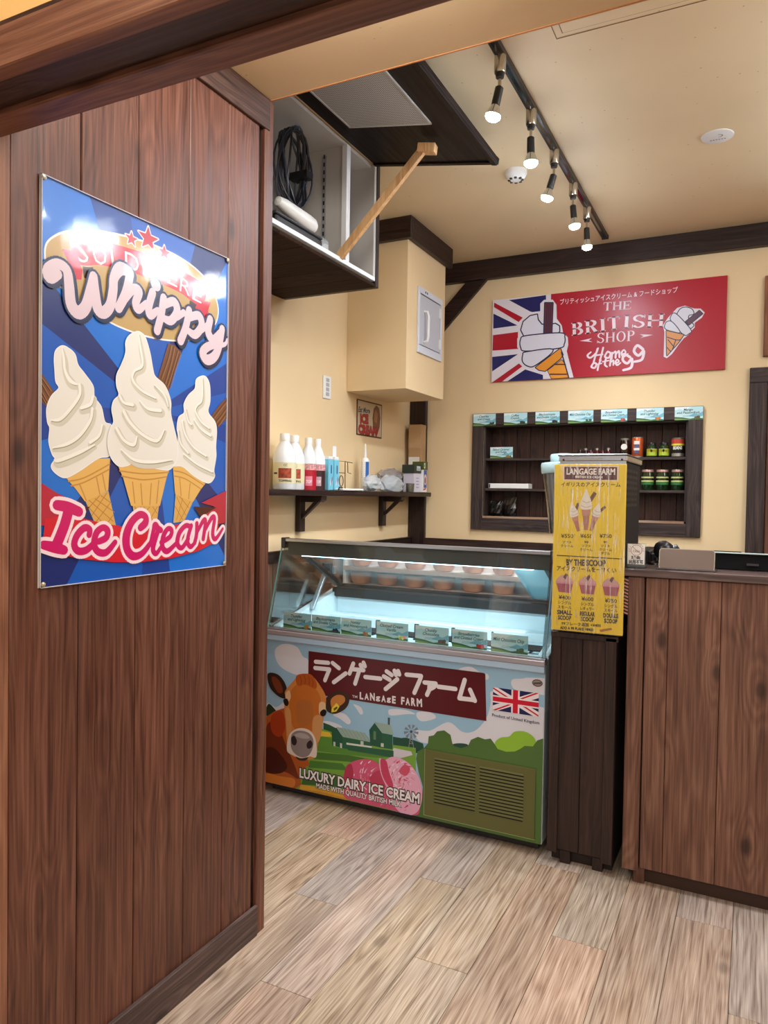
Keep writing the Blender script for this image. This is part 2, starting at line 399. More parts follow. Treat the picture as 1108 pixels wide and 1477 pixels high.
        if outline:
            s.layer()
            cl = ([], [])
            for uv, W in U: s.stroke_uv(uv, [x+2*ow for x in W], outline, False, cl)
            s.union(*cl, outline)
        s.layer()
        cl = ([], [])
        for uv, W in U: s.stroke_uv(uv, W, c, False, cl)
        s.union(*cl, c)
    def text(s, body, p0, p1, h, c, bold=0, outline=None, ow=0, shear=0, fit=True):
        """baseline from p0 to p1 (frame px), cap height h px"""
        a = s.q(*p0); b = s.q(*p1); t = s.q(p0[0], p0[1]-h)
        H = math.hypot(t[0]-a[0], t[1]-a[1]); Wd = math.hypot(b[0]-a[0], b[1]-a[1]); ang = math.atan2(b[1]-a[1], b[0]-a[0])
        for cc, bo in (((outline, bold+ow),) if outline else ())+((c, bold),):
            vs, fs = glyphs(body, bo, shear)
            vv, _ = glyphs(body, bold, shear) if outline else (vs, fs)
            x0 = min(v[0] for v in vv); x1 = max(v[0] for v in vv); k = H/.72; kx = Wd/(x1-x0) if fit else k
            s.layer(); ca, sa = math.cos(ang), math.sin(ang)
            s.emit([(a[0]+(v[0]-x0)*kx*ca-v[1]*k*sa, a[1]+(v[0]-x0)*kx*sa+v[1]*k*ca) for v in vs], fs, cc)
    def build(s, name, parent, label=None):
        o = s.mb.build(name, s.mats, parent)
        return o
_G = {}
def glyphs(body, bold, shear):
    k = (body, bold, shear)
    if k in _G: return _G[k]
    cu = bpy.data.curves.new('t', 'FONT'); cu.body = body; cu.offset = bold; cu.shear = shear; cu.resolution_u = 2; cu.fill_mode = 'FRONT'
    o = bpy.data.objects.new('t', cu); col.objects.link(o)
    dg = bpy.context.evaluated_depsgraph_get(); e = o.evaluated_get(dg); me = e.to_mesh()
    vs = [tuple(v.co[:2]) for v in me.vertices]; fs = [tuple(p.vertices) for p in me.polygons]
    fs2 = []
    for f in fs:
        ar = sum(vs[f[i]][0]*vs[f[(i+1) % len(f)]][1]-vs[f[(i+1) % len(f)]][0]*vs[f[i]][1] for i in range(len(f)))
        fs2.append(f if ar > 0 else f[::-1])
    e.to_mesh_clear(); bpy.data.objects.remove(o); bpy.data.curves.remove(cu)
    if not vs: vs = [(0, 0), (1, 0), (1, .001)]; fs2 = [(0, 1, 2)]
    _G[k] = (vs, fs2); return _G[k]

# ================================================================ STRUCTURE
XL, YB, ZC = -2.16, 4.72, 3.0      # left wall, back wall, ceiling
XP = -1.43                         # plank partition face
# floor: subfloor and one board per plank
fl = struct('floor')
box('subfloor', (-2.4, -2.6, -.05), (2.9, 4.95, -.004), mat('subfloor_grey', (90, 80, 72), .8), fl, 0)
PW, PL = .178, 1.22
random.seed(11)
for i in range(-13, 16):
    x = i*PW-.03; y = -2.6-((i*37) % 100)/100*PL
    if x > 2.8 or x < -2.36: continue
    while y < 4.9:
        y0 = max(y, -2.6); y1 = min(y+PL, 4.9)
        if y1-y0 > .05 and (x < .9 or y0 < 3): box('plank', (x+.0008, y0+.0008, -.004), (x+PW-.0008, y1-.0008, 0), FLOOR, fl, .0009)
        y += PL
# walls
wl = struct('wall_left'); box('plaster', (XL-.12, 2.0, 0), (XL, YB+.12, ZC), WALL, wl, 0)
y = 2.02
while y < YB-.1:
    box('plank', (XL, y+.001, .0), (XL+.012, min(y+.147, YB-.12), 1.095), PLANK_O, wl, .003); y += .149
wb = struct('wall_back')
W0 = box  # back wall is built around the niche opening
NX0, NX1, NZ0, NZ1, ND = -1.625, -.36, 1.30, 1.915, .155
for a, b in (((XL, YB, 0), (NX0, YB+.18, ZC)), ((NX1, YB, 0), (2.8, YB+.18, ZC)), ((NX0, YB, 0), (NX1, YB+.18, NZ0)), ((NX0, YB, NZ1), (NX1, YB+.18, ZC))):
    box('plaster', a, b, WALL, wb, 0)
x = XL+.13
while x < 2.7:
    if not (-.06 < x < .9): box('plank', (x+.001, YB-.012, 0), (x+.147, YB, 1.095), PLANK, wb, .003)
    x += .149
wr = struct('wall_right'); box('plaster', (2.8, -2.6, 0), (2.95, YB+.18, ZC), WALL, wr, 0)
ce = struct('ceiling'); box('ceiling_board', (XL-.12, 1.98, ZC), (2.95, YB+.18, ZC+.1), CEIL, ce, 0)
box('soffit_board', (XP-.5, 1.10, 2.705), (2.8, 1.98, ZC+.1), CEIL, ce, 0)
box('corner_bead', (XP-.02, 1.9795, 2.7035), (2.8, 1.985, 2.712), mat('bead_tan', (205, 140, 90), .5), ce, 0)
# ceiling access panel
hatch = MB()
for z, (a, b, c_, d) in ((0, (-.64, 2.06, -.148, 2.53)), (1, (-.615, 2.08, -.172, 2.505))):
    t = .0022
    for p, q in (((a, b), (c_, b+t)), ((a, d-t), (c_, d)), ((a, b), (a+t, d)), ((c_-t, b), (c_, d))): hatch.box((*p, ZC-.0015), (*q, ZC+.001))
ap = struct('ceiling_access_panel'); ap.name = 'trim_1'
hatch.build('panel_joint', mat('joint_shadow_brown', (120, 92, 64), .7), ap)
box('panel_board', (-.612, 2.083, ZC-.003), (-.175, 2.502, ZC-.0005), CEIL, ap, .0006)
# front lintel: wall above the opening and the stepped beam
wf = struct('wall_front'); box('plaster', (-2.6, .93, 2.25), (2.8, 1.10, ZC+.1), plaster('corridor_plaster', (252, 206, 136)), wf, 0)
lb = struct('trim_2')
box('beam_board', (-2.3, .975, 2.18), (2.8, 1.037, 2.30), BEAMX, lb, .003)
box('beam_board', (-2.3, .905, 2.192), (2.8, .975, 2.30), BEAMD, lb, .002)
box('beam_board', (-2.3, .872, 2.187), (2.8, .905, 2.262), BEAMX, lb, .003)
# partition of stained planks
wp = struct('wall_partition')
box('core', (XP-.09, -.2, 0), (XP-.022, 1.985, 2.8), mat('partition_core', (50, 32, 26), .8), wp, 0)
ys = [.40, .59, .80, 1.058, 1.245, 1.427, 1.616, 1.787, 1.938]
for i in range(len(ys)-1):
    pr = 0 if ys[i] >= 1.058 else (.006 if i == 2 else 0)
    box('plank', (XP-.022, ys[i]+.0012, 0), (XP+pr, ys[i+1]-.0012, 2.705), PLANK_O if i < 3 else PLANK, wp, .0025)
box('corner_strip', (XP-.022, 1.936, 0), (XP-.008, 1.958, 2.705), DARKZ, wp, .002)
box('corner_post', (XP-.10, 1.957, 0), (XP+.008, 2.002, 2.705), PLANK, wp, .003)
tb = struct('baseboard_left'); box('baseboard_board', (XP, -.2, 0), (XP+.013, 1.957, .10), BASEB, tb, .002)
th = struct('trim_3'); box('header_board', (XP, 1.03, 2.606), (XP+.012, 1.978, 2.705), TRIMY, th, .002)
# chair rail, posts and beams in the service area
tr = struct('trim_4')
box('rail_board', (XL, 2.02, 1.095), (XL+.024, YB-.02, 1.147), DARKY, tr, .002)
box('rail_board', (XL+.12, YB-.024, 1.097), (-.06, YB, 1.15), DARKX, tr, .002)
box('rail_cap', (XL, 2.02, 1.145), (XL+.03, YB-.02, 1.152), DARKY, tr, .001)
t5 = struct('trim_5'); box('corner_post', (XL+.003, YB-.03, 0), (-2.034, YB, ZC), DARKZ, t5, .003)
t6 = struct('trim_6')
box('wall_beam', (XL, YB-.05, 2.873), (2.8, YB, ZC), DARKX, t6, .003)
t7 = struct('trim_7')
MB().prism([(-1.617, YB-.032, 2.873), (-1.759, YB-.032, 2.873), (-2.034, YB-.032, 2.59), (-2.034, YB-.032, 2.443)], (0, .03, 0)).build('diagonal_brace', DARKX, t7, .002)
# boxed-in duct with its beam trim
du = struct('wall_duct')
box('duct_casing', (XL, 3.80, 2.046), (-1.775, 4.36, ZC), WALL, du, .002)
t8 = struct('trim_8')
box('duct_beam', (XL, 3.765, 2.878), (-1.742, 3.80, ZC), DARKX, t8, .003)
box('duct_beam', (-1.775, 3.80, 2.878), (-1.742, 4.40, ZC), DARKY, t8, .003)
# dark door frame at the right end of the back wall
dr = struct('door_1')
box('door_frame', (-.042, YB-.03, 0), (.05, YB, 2.195), FRAMEZ, dr, .003)
box('door_frame', (-.042, YB-.035, 2.11), (.95, YB, 2.195), FRAMEX, dr, .003)
for k in range(5): box('plank', (.052+k*.17, YB-.018, 0), (.052+k*.17+.167, YB, 2.11), PLANK, dr, .003)

# ================================================================ NICHE
ni = struct('niche_lining')
ni.name = 'trim_9'
x = NX0
k = 0
while x < NX1-.01:
    x1 = min(x+.092, NX1); box('plank', (x+.0008, YB+ND, NZ0), (x1-.0008, YB+ND+.012, NZ1), BACKW, ni, .002); x = x1
box('niche_backing', (NX0, YB+ND+.0125, NZ0), (NX1, YB+ND+.02, NZ1), mat('backing_dark', (30, 20, 17), .8), ni, 0)
for a, b, mm in (((NX0, YB, NZ0), (NX0+.012, YB+ND, NZ1), FRAMEZ), ((NX1-.012, YB, NZ0), (NX1, YB+ND, NZ1), FRAMEZ), ((NX0, YB, NZ0), (NX1, YB+ND, NZ0+.012), FRAMEX), ((NX0, YB, NZ1-.012), (NX1, YB+ND, NZ1), FRAMEX)):
    box('lining_board', a, b, mm, ni, .001)
fr = struct('trim_10')
f0, f1, g0, g1 = -1.70, -.28, 1.222, 1.992
box('frame_rail', (f0, YB-.02, NZ1), (f1, YB, g1), FRAMEX, fr, .002)
box('frame_rail', (f0+.07, YB-.02, g0), (f1-.07, YB, NZ0), FRAMEX, fr, .002)
box('frame_stile', (f0, YB-.022, g0), (NX0, YB, NZ1), FRAMEZ, fr, .002)
box('frame_stile', (NX1, YB-.022, g0), (f1, YB, NZ1), FRAMEZ, fr, .002)
box('frame_ledge', (-1.62, YB-.018, NZ0-.001), (-.37, YB+.005, NZ0+.013), wood('ledge_wood', (120, 90, 70), (150, 120, 98), (180, 150, 125), 'x', .5, vary=0, knots=0), fr, .001)
for z in (1.697, 1.497):
    t = struct('niche_shelf'); t.name = 'trim_11' if z > 1.6 else 'trim_12'
    box('shelf_board', (NX0+.012, YB+.008, z-.016), (NX1-.012, YB+ND-.002, z), FRAMEX, t, .001)

# ================================================================ WALL CABINET (open, with propped flap)
XC, CY0, CY1, CZ0 = -1.63, 2.02, 3.125, 2.47
GREY = mat('cabinet_liner', (158, 152, 144), .6); LAM = mat('white_laminate', (196, 192, 186), .45)
cab = thing('wall_cabinet', (XL+.01, 2.6, 2.43), 'open high wall cabinet with grey inside and dark plank underside', 'cabinet')
box('side_panel', (XL+.002, CY1-.02, CZ0), (XC, CY1, ZC-.002), LAM, cab, .001)
box('side_cover', (XL+.002, CY1, CZ0-.045), (XC+.004, CY1+.03, ZC-.002), DARKZ, cab, .002)
box('side_panel', (XL+.002, CY0, CZ0), (XC, CY0+.02, ZC-.002), GREY, cab, .001)
box('back_panel', (XL+.002, CY0+.02, CZ0), (XL+.012, CY1-.02, ZC-.002), GREY, cab, 0)
box('top_panel', (XL+.012, CY0+.02, ZC-.02), (XC-.02, CY1-.02, ZC-.003), LAM, cab, 0)
box('cabinet_floor', (XL+.002, CY0, CZ0-.03), (XC-.018, CY1, CZ0), LAM, cab, .001)
tag(box('sill_edge', (XC-.018, CY0, CZ0-.018), (XC, CY1, CZ0+.001), mat('raw_white_edge', (232, 240, 242), .5, noise=(30, .08)), cab, .001), 'white sill edge chipped along the bottom')
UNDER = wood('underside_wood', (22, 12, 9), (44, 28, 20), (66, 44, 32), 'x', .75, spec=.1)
for k in range(4):
    x0 = XL+.004+k*.1335; 
for k in range(7):
    y0 = CY0+k*.158
    box('underside_plank', (XL+.004, y0, CZ0-.047), (XC+.002, min(y0+.1565, CY1+.03), CZ0-.031), UNDER, cab, .002)
div = box('divider_panel', (-1.86, 2.86, CZ0), (XC-.03, 2.878, ZC-.02), LAM, cab, .001)
box('divider_edge', (XC-.03, 2.852, CZ0), (XC-.005, 2.884, ZC-.02), mat('bright_edge', (240, 242, 244), .4), cab, .001)
rail = MB().box((-1.765, 2.8565, CZ0+.03), (-1.745, 2.8598, ZC-.05)).build('slotted_rail', GREYP, cab)
sl = MB()
for k in range(13): sl.box((-1.759, 2.856, CZ0+.06+k*.034), (-1.751, 2.8566, CZ0+.078+k*.034))
sl.build('rail_slot', BLACK, rail)
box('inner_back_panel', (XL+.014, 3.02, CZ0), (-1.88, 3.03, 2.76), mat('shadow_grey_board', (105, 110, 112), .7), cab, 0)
# things inside the cabinet
cc = thing('cable_coil', (-1.86, 2.56, CZ0), 'black coiled cable bundle hanging at the left inside the high cabinet', 'cable')
cm = MB()
for k in range(13):
    r = .045+.004*(k % 4); ox = random.uniform(-.025, .025); pts = []
    for i in range(25):
        t = 2*math.pi*i/24; pts.append((-1.72+ox+.02*math.sin(t*2+k), 2.56+(r+.03)*math.cos(t)+random.uniform(-.001, .001), CZ0+.30+(.155+.005*(k % 3))*math.sin(t)))
    cm.tube(pts, .0045, 6, k % 2)
cm.build('cable_loop', [mat('cable_black', (28, 30, 38), .4), mat('cable_grey', (70, 74, 90), .4)], cc)
box('cable_tie', (-1.77, 2.60, CZ0+.28), (-1.68, 2.65, CZ0+.31), BLACK, cc, .002)
sp = thing('white_scoop', (XC-.06, 2.52, CZ0), 'white plastic scoop with a hollow end lying on the cabinet sill', 'scoop')
sm = MB(); prof = []
sm.lathe((XC-.06, 2.40, CZ0+.115), [(.001, 0), (.018, .01), (.026, .05), (.030, .12), (.034, .19), (.033, .235), (.026, .25), (.022, .235), (.018, .20), (.001, .19)], 20, 0, (.05, 1, -.12))
sm.build('scoop_body', WHITE, sp)
bx = thing('dark_case', (XC-.07, 2.55, CZ0), 'flat dark case lying under the white scoop in the cabinet', 'case')
box('case_body', (XC-.16, 2.36, CZ0), (XC-.03, 2.70, CZ0+.045), BLACK, bx, .006); box('case_lid', (XC-.16, 2.36, CZ0+.047), (XC-.03, 2.70, CZ0+.058), mat('case_grey', (60, 60, 66), .5), bx, .003)
bx = thing('clear_pouch', (XC-.07, 2.76, CZ0), 'crumpled clear plastic pouch beside the dark case in the cabinet', 'pouch')
pm = MB(); random.seed(5)
vs = []; 
for j in range(5):
    for i in range(12):
        t = 2*math.pi*i/12; r = (.042, .045, .04, .028, .01)[j]*(1+random.uniform(-.22, .22)); vs.append((XC-.07+r*.8*math.cos(t), 2.755+r*math.sin(t), CZ0+(.0, .02, .045, .065, .08)[j]))
fs = [(j*12+i, j*12+(i+1) % 12, (j+1)*12+(i+1) % 12, (j+1)*12+i) for j in range(4) for i in range(12)]
pm.add(vs, fs, 0); pm.build('pouch_film', mat('milky_film', (190, 195, 200), .15, coat=.5), bx)
# flap
th_ = math.atan2(.1, .6)
flap = thing('cabinet_flap', (XC, 2.6, ZC-.012), 'dark stained cabinet flap propped open under the ceiling with a grille inset', 'flap')
flap.rotation_euler = (0, th_, 0)
def flocal(x0, x1, y0, y1, z0, z1, name, mats, parent=flap, bevel=.001):
    o = box(name, (x0, y0, z0), (x1, y1, z1), mats, None, bevel); o.parent = parent; return o
LACQ = wood('dark_lacquer', (14, 8, 7), (26, 16, 14), (46, 30, 24), 'y', .45, spec=.12, vary=0, knots=.7)
pn = flocal(0, .61, -.58, .50, .0, .018, 'flap_board', LACQ)
flocal(.585, .61, -.58, .50, -.014, .0, 'edge_batten', LACQ)
flocal(.0, .61, .488, .512, -.006, .020, 'edge_batten', LACQ)
gr = thing('grille', (0, 0, 0), None, None); gr.parent = flap
gr.name = 'mesh_grille'
GX0, GX1, GY0, GY1 = .085, .462, -.45, .115
f_ = MB()
for a, b in (((GX0, GY0), (GX1, GY0+.008)), ((GX0, GY1-.008), (GX1, GY1)), ((GX0, GY0), (GX0+.008, GY1)), ((GX1-.008, GY0), (GX1, GY1))): f_.box((*a, -.006), (*b, 0))
o = f_.build('grille_frame', LAM); o.parent = gr
MG = bpy.data.materials.new('perforated_mesh'); MG.use_nodes = True
_n = MG.node_tree; _b = _n.nodes['Principled BSDF']; _t = _n.nodes.new('ShaderNodeTexCoord'); _v = _n.nodes.new('ShaderNodeTexVoronoi'); _v.inputs['Scale'].default_value = 130; _v.inputs['Randomness'].default_value = 0
_m = _n.nodes.new('ShaderNodeMapRange'); _m.inputs[1].default_value = .30; _m.inputs[2].default_value = .42
_x = _n.nodes.new('ShaderNodeMix'); _x.data_type = 'RGBA'; _x.inputs[6].default_value = (*lin((90, 88, 86)), 1); _x.inputs[7].default_value = (*lin((206, 203, 198)), 1)
_n.links.new(_t.outputs['Object'], _v.inputs[0]); _n.links.new(_v.outputs[0], _m.inputs[0]); _n.links.new(_m.outputs[0], _x.inputs[0]); _n.links.new(_x.outputs[2], _b.inputs[0])
o = box('grille_mesh', (GX0+.006, GY0+.006, -.003), (GX1-.006, GY1-.006, -.001), MG, None, 0); o.parent = gr
# prop stick
pr = thing('prop_stick', (XC-.008, 2.81, CZ0+.001), 'pale wooden stick propping the dark flap open from the cabinet sill', 'stick')
MB().bar((XC-.010, 2.805, CZ0+.004), (-1.262, 2.852, 2.895), .034, .022, 0, (0, 1, 0)).build('shaft', PALE, pr, .001)
MB().bar((-1.288, 2.845, 2.888), (-1.215, 2.855, 2.878), .034, .045, 0, (0, 1, 0)).build('head_block', PALE, pr, .001)

# ================================================================ CEILING FITTINGS
NI = CHROME
tk = thing('lighting_track', (-.83, 3.5, ZC), 'black ceiling lighting track running toward the back wall', 'track')
box('track_rail', (-.847, 2.02, ZC-.022), (-.813, 4.52, ZC), BLACK, tk, .001)
box('track_slot', (-.836, 2.03, ZC-.0235), (-.824, 4.50, ZC-.0221), BLACKG, tk, 0); box('end_cap', (-.849, 4.52, ZC-.024), (-.811, 4.535, ZC), BLACK, tk, .001)
BULB = mat('lit_bulb', (226, 240, 255), .3, emit=230)
BG = mat('bulb_reflector', (225, 235, 240), .15, 1)
def spot_lamp(x, y, tx, ty, label, power=30, group='spot lamps on the ceiling track'):
    t = thing('spot_lamp', (x, y, ZC-.022), label, 'lamp', group)
    MB().lathe((x, y, ZC-.082), [(.0185, 0), (.0205, .004), (.0205, .06)], 18).build('adaptor', NI, t)
    MB().lathe((x, y, ZC-.097), [(.014, 0), (.016, .015)], 14).build('collar', BLACK, t)
    MB().cyl((x, y, ZC-.13), (x, y, ZC-.097), .0055, 10).build('stem', NI, t)
    d = Vector((tx, ty, -1)).normalized(); p = Vector((x, y, ZC-.127))
    MB().lathe(p, [(.010, 0), (.0145, .004), (.0155, .05), (.015, .062)], 16, 0, d).build('socket', BLACK, t)
    b = MB().lathe(p+d*.062, [(.013, 0), (.018, .012), (.0235, .026), (.026, .036)], 18, 0, d).build('bulb_neck', BG, t)
    MB().lathe(p+d*.098, [(.026, 0), (.0255, .008), (.018, .016), (.001, .020)], 18, 0, d).build('bulb_face', BULB, b)
    l = bpy.data.lights.new('spot_light', 'SPOT'); l.energy = power; l.spot_size = math.radians(125); l.spot_blend = .8; l.shadow_soft_size = .025; l.color = (.93, .97, 1)
    o = bpy.data.objects.new('bulb_light', l); col.objects.link(o); o.parent = t; o.location = p+d*.125-Vector(t.location); o.rotation_euler = d.to_track_quat('-Z', 'Y').to_euler()
for (y, tx, ty, lab) in ((2.507, -.22, -.02, 'spot lamp nearest the viewer on the black ceiling track'), (2.907, .02, .03, 'second spot lamp from the front on the black track'),
                         (3.285, -.30, .02, 'middle spot lamp of the track, tilted to the left'), (3.668, .10, .05, 'fourth spot lamp along the black track, before the last'), (4.001, .04, .03, 'farthest spot lamp on the track, close to the wall beam')):
    spot_lamp(-.83, y, tx, ty, lab)
DLB = mat('fill_lamp_face', (255, 244, 226), .4, emit=90)  # unseen corridor lamps added to put bright highlights on the menu film
for k, (x, y) in enumerate(((-1.05, .30), (.35, -.6), (1.2, -1.0))):
    t = thing('fill_lamp', (x, y, 2.95), 'added unseen corridor fill lamp, %s, outside the opening' % ('left one', 'middle one', 'right one')[k], 'lamp', 'added corridor fill lamps')
    MB().lathe((x, y, 2.935), [(.075, 0), (.08, .004), (.08, .015)], 28).build('rim', WHITE, t); MB().lathe((x, y, 2.932), [(.055, 0), (.055, .004)], 24).build('lamp_face', DLB, t)
_l = bpy.data.lights.new('fill_lamp_glow', 'POINT'); _l.energy = 7; _l.color = (1, .86, .66); _l.shadow_soft_size = .05; _o = bpy.data.objects.new('fill_lamp_glow', _l); col.objects.link(_o); _o.location = (-1.05, .30, 2.86)  # added warm glow, brightens the plaster above the lintel
cc_ = struct('ceiling_corridor'); cc_.name = 'ceiling_front'; box('ceiling_board', (-2.6, -2.6, 2.952), (2.8, .93, 3.0), CEIL, cc_, 0)
tk2 = thing('lighting_track', (.45, 3.4, ZC), 'second ceiling lighting track at the right side of the room', 'track')
box('track_rail', (.433, 2.2, ZC-.022), (.467, 4.5, ZC), BLACK, tk2, .001)
for k, y in enumerate((2.45, 2.95, 3.45, 3.95)): spot_lamp(.45, y, -1.0, -.6, 'spot lamp %s on the right hand track' % ('first', 'second', 'third', 'fourth')[k], 6)
sd = thing('smoke_detector', (-1.059, 3.468, ZC), 'round white smoke detector on the ceiling beside the hatch', 'detector')
MB().lathe((-1.059, 3.468, ZC-.022), [(.050, 0), (.052, .006), (.052, .022)], 28).build('base', WHITE, sd)
MB().lathe((-1.059, 3.468, ZC-.046), [(.001, 0), (.022, .001), (.036, .006), (.045, .018), (.048, .024)], 28).build('dome', WHITE, sd)
v_ = MB()
for k in range(8):
    a = k*math.pi/4+.25; v_.box((-1.059+.03*math.cos(a)-.006, 3.468+.03*math.sin(a)-.006, ZC-.0455), (-1.059+.03*math.cos(a)+.006, 3.468+.03*math.sin(a)+.006, ZC-.040))
v_.build('vent', BLACK, sd)
sk = thing('ceiling_speaker', (-.181, 3.488, ZC), 'flat white oval ceiling disc with small printed marks', 'sensor')
MB().lathe((-.181, 3.488, ZC-.006), [(.060, 0), (.064, .002), (.065, .006)], 36).build('cover', WHITE, sk)
A = Art((-.181, 3.488, ZC-.0063), (1, 0, 0), 'matte', up=(0, -1, 0))
for k in range(9):
    a = k*.33-1.3; A.poly_uv([(.018*math.cos(a)+dx, .018*math.sin(a)*.7+.01+dy) for dx, dy in ((0, 0), (.004, 0), (.004, .004), (0, .004))], (60, 60, 64))
for k in range(6): A.poly_uv([(-.03+k*.011+dx, -.024+dy) for dx, dy in ((0, 0), (.007, 0), (.007, .006), (0, .006))], (80, 80, 84))
A.build('printed_mark', sk)
#==PART3==
# ================================================================ FREEZER
FX0, FX1, FY0, FY1 = -2.086, -.732, 2.93, 3.58
BODY = mat('freezer_white', (214, 226, 236), .35); LIP = mat('freezer_blue_lip', (168, 196, 222), .35); ALU = mat('anodised_aluminium', (190, 192, 196), .3, .85)
DKA = mat('dark_aluminium', (70, 70, 74), .35, .8); LINER = mat('white_liner', (226, 240, 246), .3); GL = glass('clear_glass', (250, 254, 253), .03)
GREEN = print_mat('grille_olive', (96, 98, 50), 'plain', .5)
fz = thing('ice_cream_freezer', (-1.41, 3.25, 0), 'glass fronted scooping freezer with a cow and farm printed on its front', 'freezer')
box('base', (FX0+.02, FY0+.03, .012), (FX1-.02, FY1-.02, .045), BLACK, fz, .002)
for x in (FX0+.12, FX1-.12):
    for y in (FY0+.09, FY1-.09): MB().cyl((x, y, 0), (x, y, .014), .022, 12).build('foot', BLACK, fz)
box('body', (FX0, FY0, .045), (FX1, FY1, .58), BODY, fz, .003)
# tank walls above the body, open in the middle
box('tank_wall', (FX0, FY0, .58), (FX1, FY0+.05, .79), BODY, fz, .002)
MB().prism([(FX0, FY0+.05, .58), (FX0, FY1, .58), (FX0, FY1, .93), (FX0, FY0+.05, .80)], (.045, 0, 0)).build('tank_wall', LINER, fz, .002)
MB().prism([(FX1-.045, FY0+.05, .58), (FX1-.045, FY1, .58), (FX1-.045, FY1, .93), (FX1-.045, FY0+.05, .80)], (.045, 0, 0)).build('tank_wall', LINER, fz, .002)
box('tank_wall', (FX0+.045, FY1-.06, .58), (FX1-.045, FY1, .885), LINER, fz, .002)
box('rear_rail', (FX0+.03, FY1-.09, .885), (FX1-.03, FY1-.03, .935), RUBBER, fz, .004)
box('rear_rail', (FX0+.03, FY1-.03, .885), (FX1-.03, FY1, .95), DKA, fz, .004)
lp = MB().prism([(FX0, FY0, .735), (FX0, FY0-.016, .745), (FX0, FY0-.016, .768), (FX0, FY0, .775)], (FX1-FX0, 0, 0)).build('front_lip', LIP, fz, .001)
box('sill_rail', (FX0-.002, FY0-.018, .770), (FX1+.002, FY0+.02, .792), mat('sill_mauve', (176, 172, 180), .35, .4), fz, .003)
box('sill_strip', (FX0-.002, FY0-.014, .792), (FX1+.002, FY0+.018, .800), ALU, fz, .001)
# inner shelf where the cards stand, liner floor and air grille
box('card_ledge', (FX0+.045, FY0+.05, .775), (FX1-.045, FY0+.075, .795), LINER, fz, .001)
box('liner_floor', (FX0+.045, FY0+.05, .581), (FX1-.045, FY1-.06, .60), LINER, fz, 0)
box('liner_step', (FX0+.045, FY1-.14, .60), (FX1-.045, FY1-.06, .80), LINER, fz, .004)
lid = mat('frosted_lid', (190, 205, 214), .12, coat=.4)
box('inner_lid', (-1.72, 3.17, .748), (-1.08, 3.42, .754), lid, fz, .001)
box('inner_lid', (-1.12, 3.17, .758), (-.80, 3.42, .764), lid, fz, .001)
for k in range(5):
    y = 3.075+k*.022; box('grille_slat', (FX0+.06, y, .792-k*.001), (FX1-.06, y+.012, .800), RUBBER, fz, .001)
for k in range(12):
    x = FX0+.06+k*.108; box('grille_slot_bar', (x, 3.07, .785), (x+.010, 3.18, .791), RUBBER, fz, 0)
box('grille_bracket', (-1.545, 3.02, .80), (-1.525, 3.03, .868), DKA, fz, .001); box('grille_bracket', (-1.35, 3.02, .80), (-1.33, 3.03, .868), DKA, fz, .001)
box('grille_bracket', (-1.172, 3.02, .80), (-1.158, 3.03, .868), DKA, fz, .001); box('grille_bracket', (-.99, 3.02, .80), (-.982, 3.03, .868), DKA, fz, .001)
# glass canopy
ZT, YT = 1.218, 3.058
side = [(0, FY0+.006, .80), (0, YT-.004, ZT-.012), (0, YT+.05, ZT-.014), (0, FY1-.07, .955), (0, FY1-.05, .935)]
for x in (FX0+.012, FX1-.018): MB().prism([(x, y, z) for _, y, z in side], (.005, 0, 0)).build('side_glass', GL, fz)
MB().prism([(FX0+.005, FY0+.002, .80), (FX0+.005, YT-.01, ZT-.012), (FX0+.005, YT-.004, ZT-.012), (FX0+.005, FY0+.008, .80)], (FX1-FX0-.010, 0, 0)).build('front_glass', GL, fz)
EDG = mat('glass_edge_green', (120, 160, 155), .2)
for x in (FX0, FX1-.006): MB().bar((x+.003, FY0+.002, .80), (x+.003, YT-.006, ZT-.012), .006, .006, 0, (1, 0, 0)).build('glass_edge', EDG if x < -1 else mat('blue_grey_edge', (96, 130, 150), .3), fz)
box('top_rail', (FX0+.02, YT-.012, ZT-.012), (FX1-.015, YT+.03, ZT+.004), ALU, fz, .002)
for x in (FX0-.002, FX1-.018): box('end_cap', (x, YT-.018, ZT-.045), (x+.022, YT+.032, ZT+.008), DKA, fz, .003)
box('top_panel', (FX0+.02, YT+.03, ZT-.010), (FX1-.015, YT+.10, ZT-.002), DKA, fz, .001)
lh = box('lamp_housing', (FX0+.025, YT+.005, ZT-.078), (FX1-.02, YT+.055, ZT-.013), mat('lamp_housing_grey', (92, 90, 88), .4, .3), fz, .002)
box('lamp_strip', (FX0+.10, YT+.015, ZT-.082), (FX1-.10, YT+.045, ZT-.078), mat('led_strip', (190, 235, 255), .4, emit=5), lh, 0)
l = bpy.data.lights.new('freezer_led', 'AREA'); l.shape = 'RECTANGLE'; l.size = 1.15; l.size_y = .03; l.energy = 3.0; l.color = (.62, .90, 1)
o = bpy.data.objects.new('freezer_led', l); col.objects.link(o); o.parent = fz; o.location = Vector((-1.41, YT+.03, ZT-.086))-Vector(fz.location); o.rotation_euler = (.35, 0, 0)
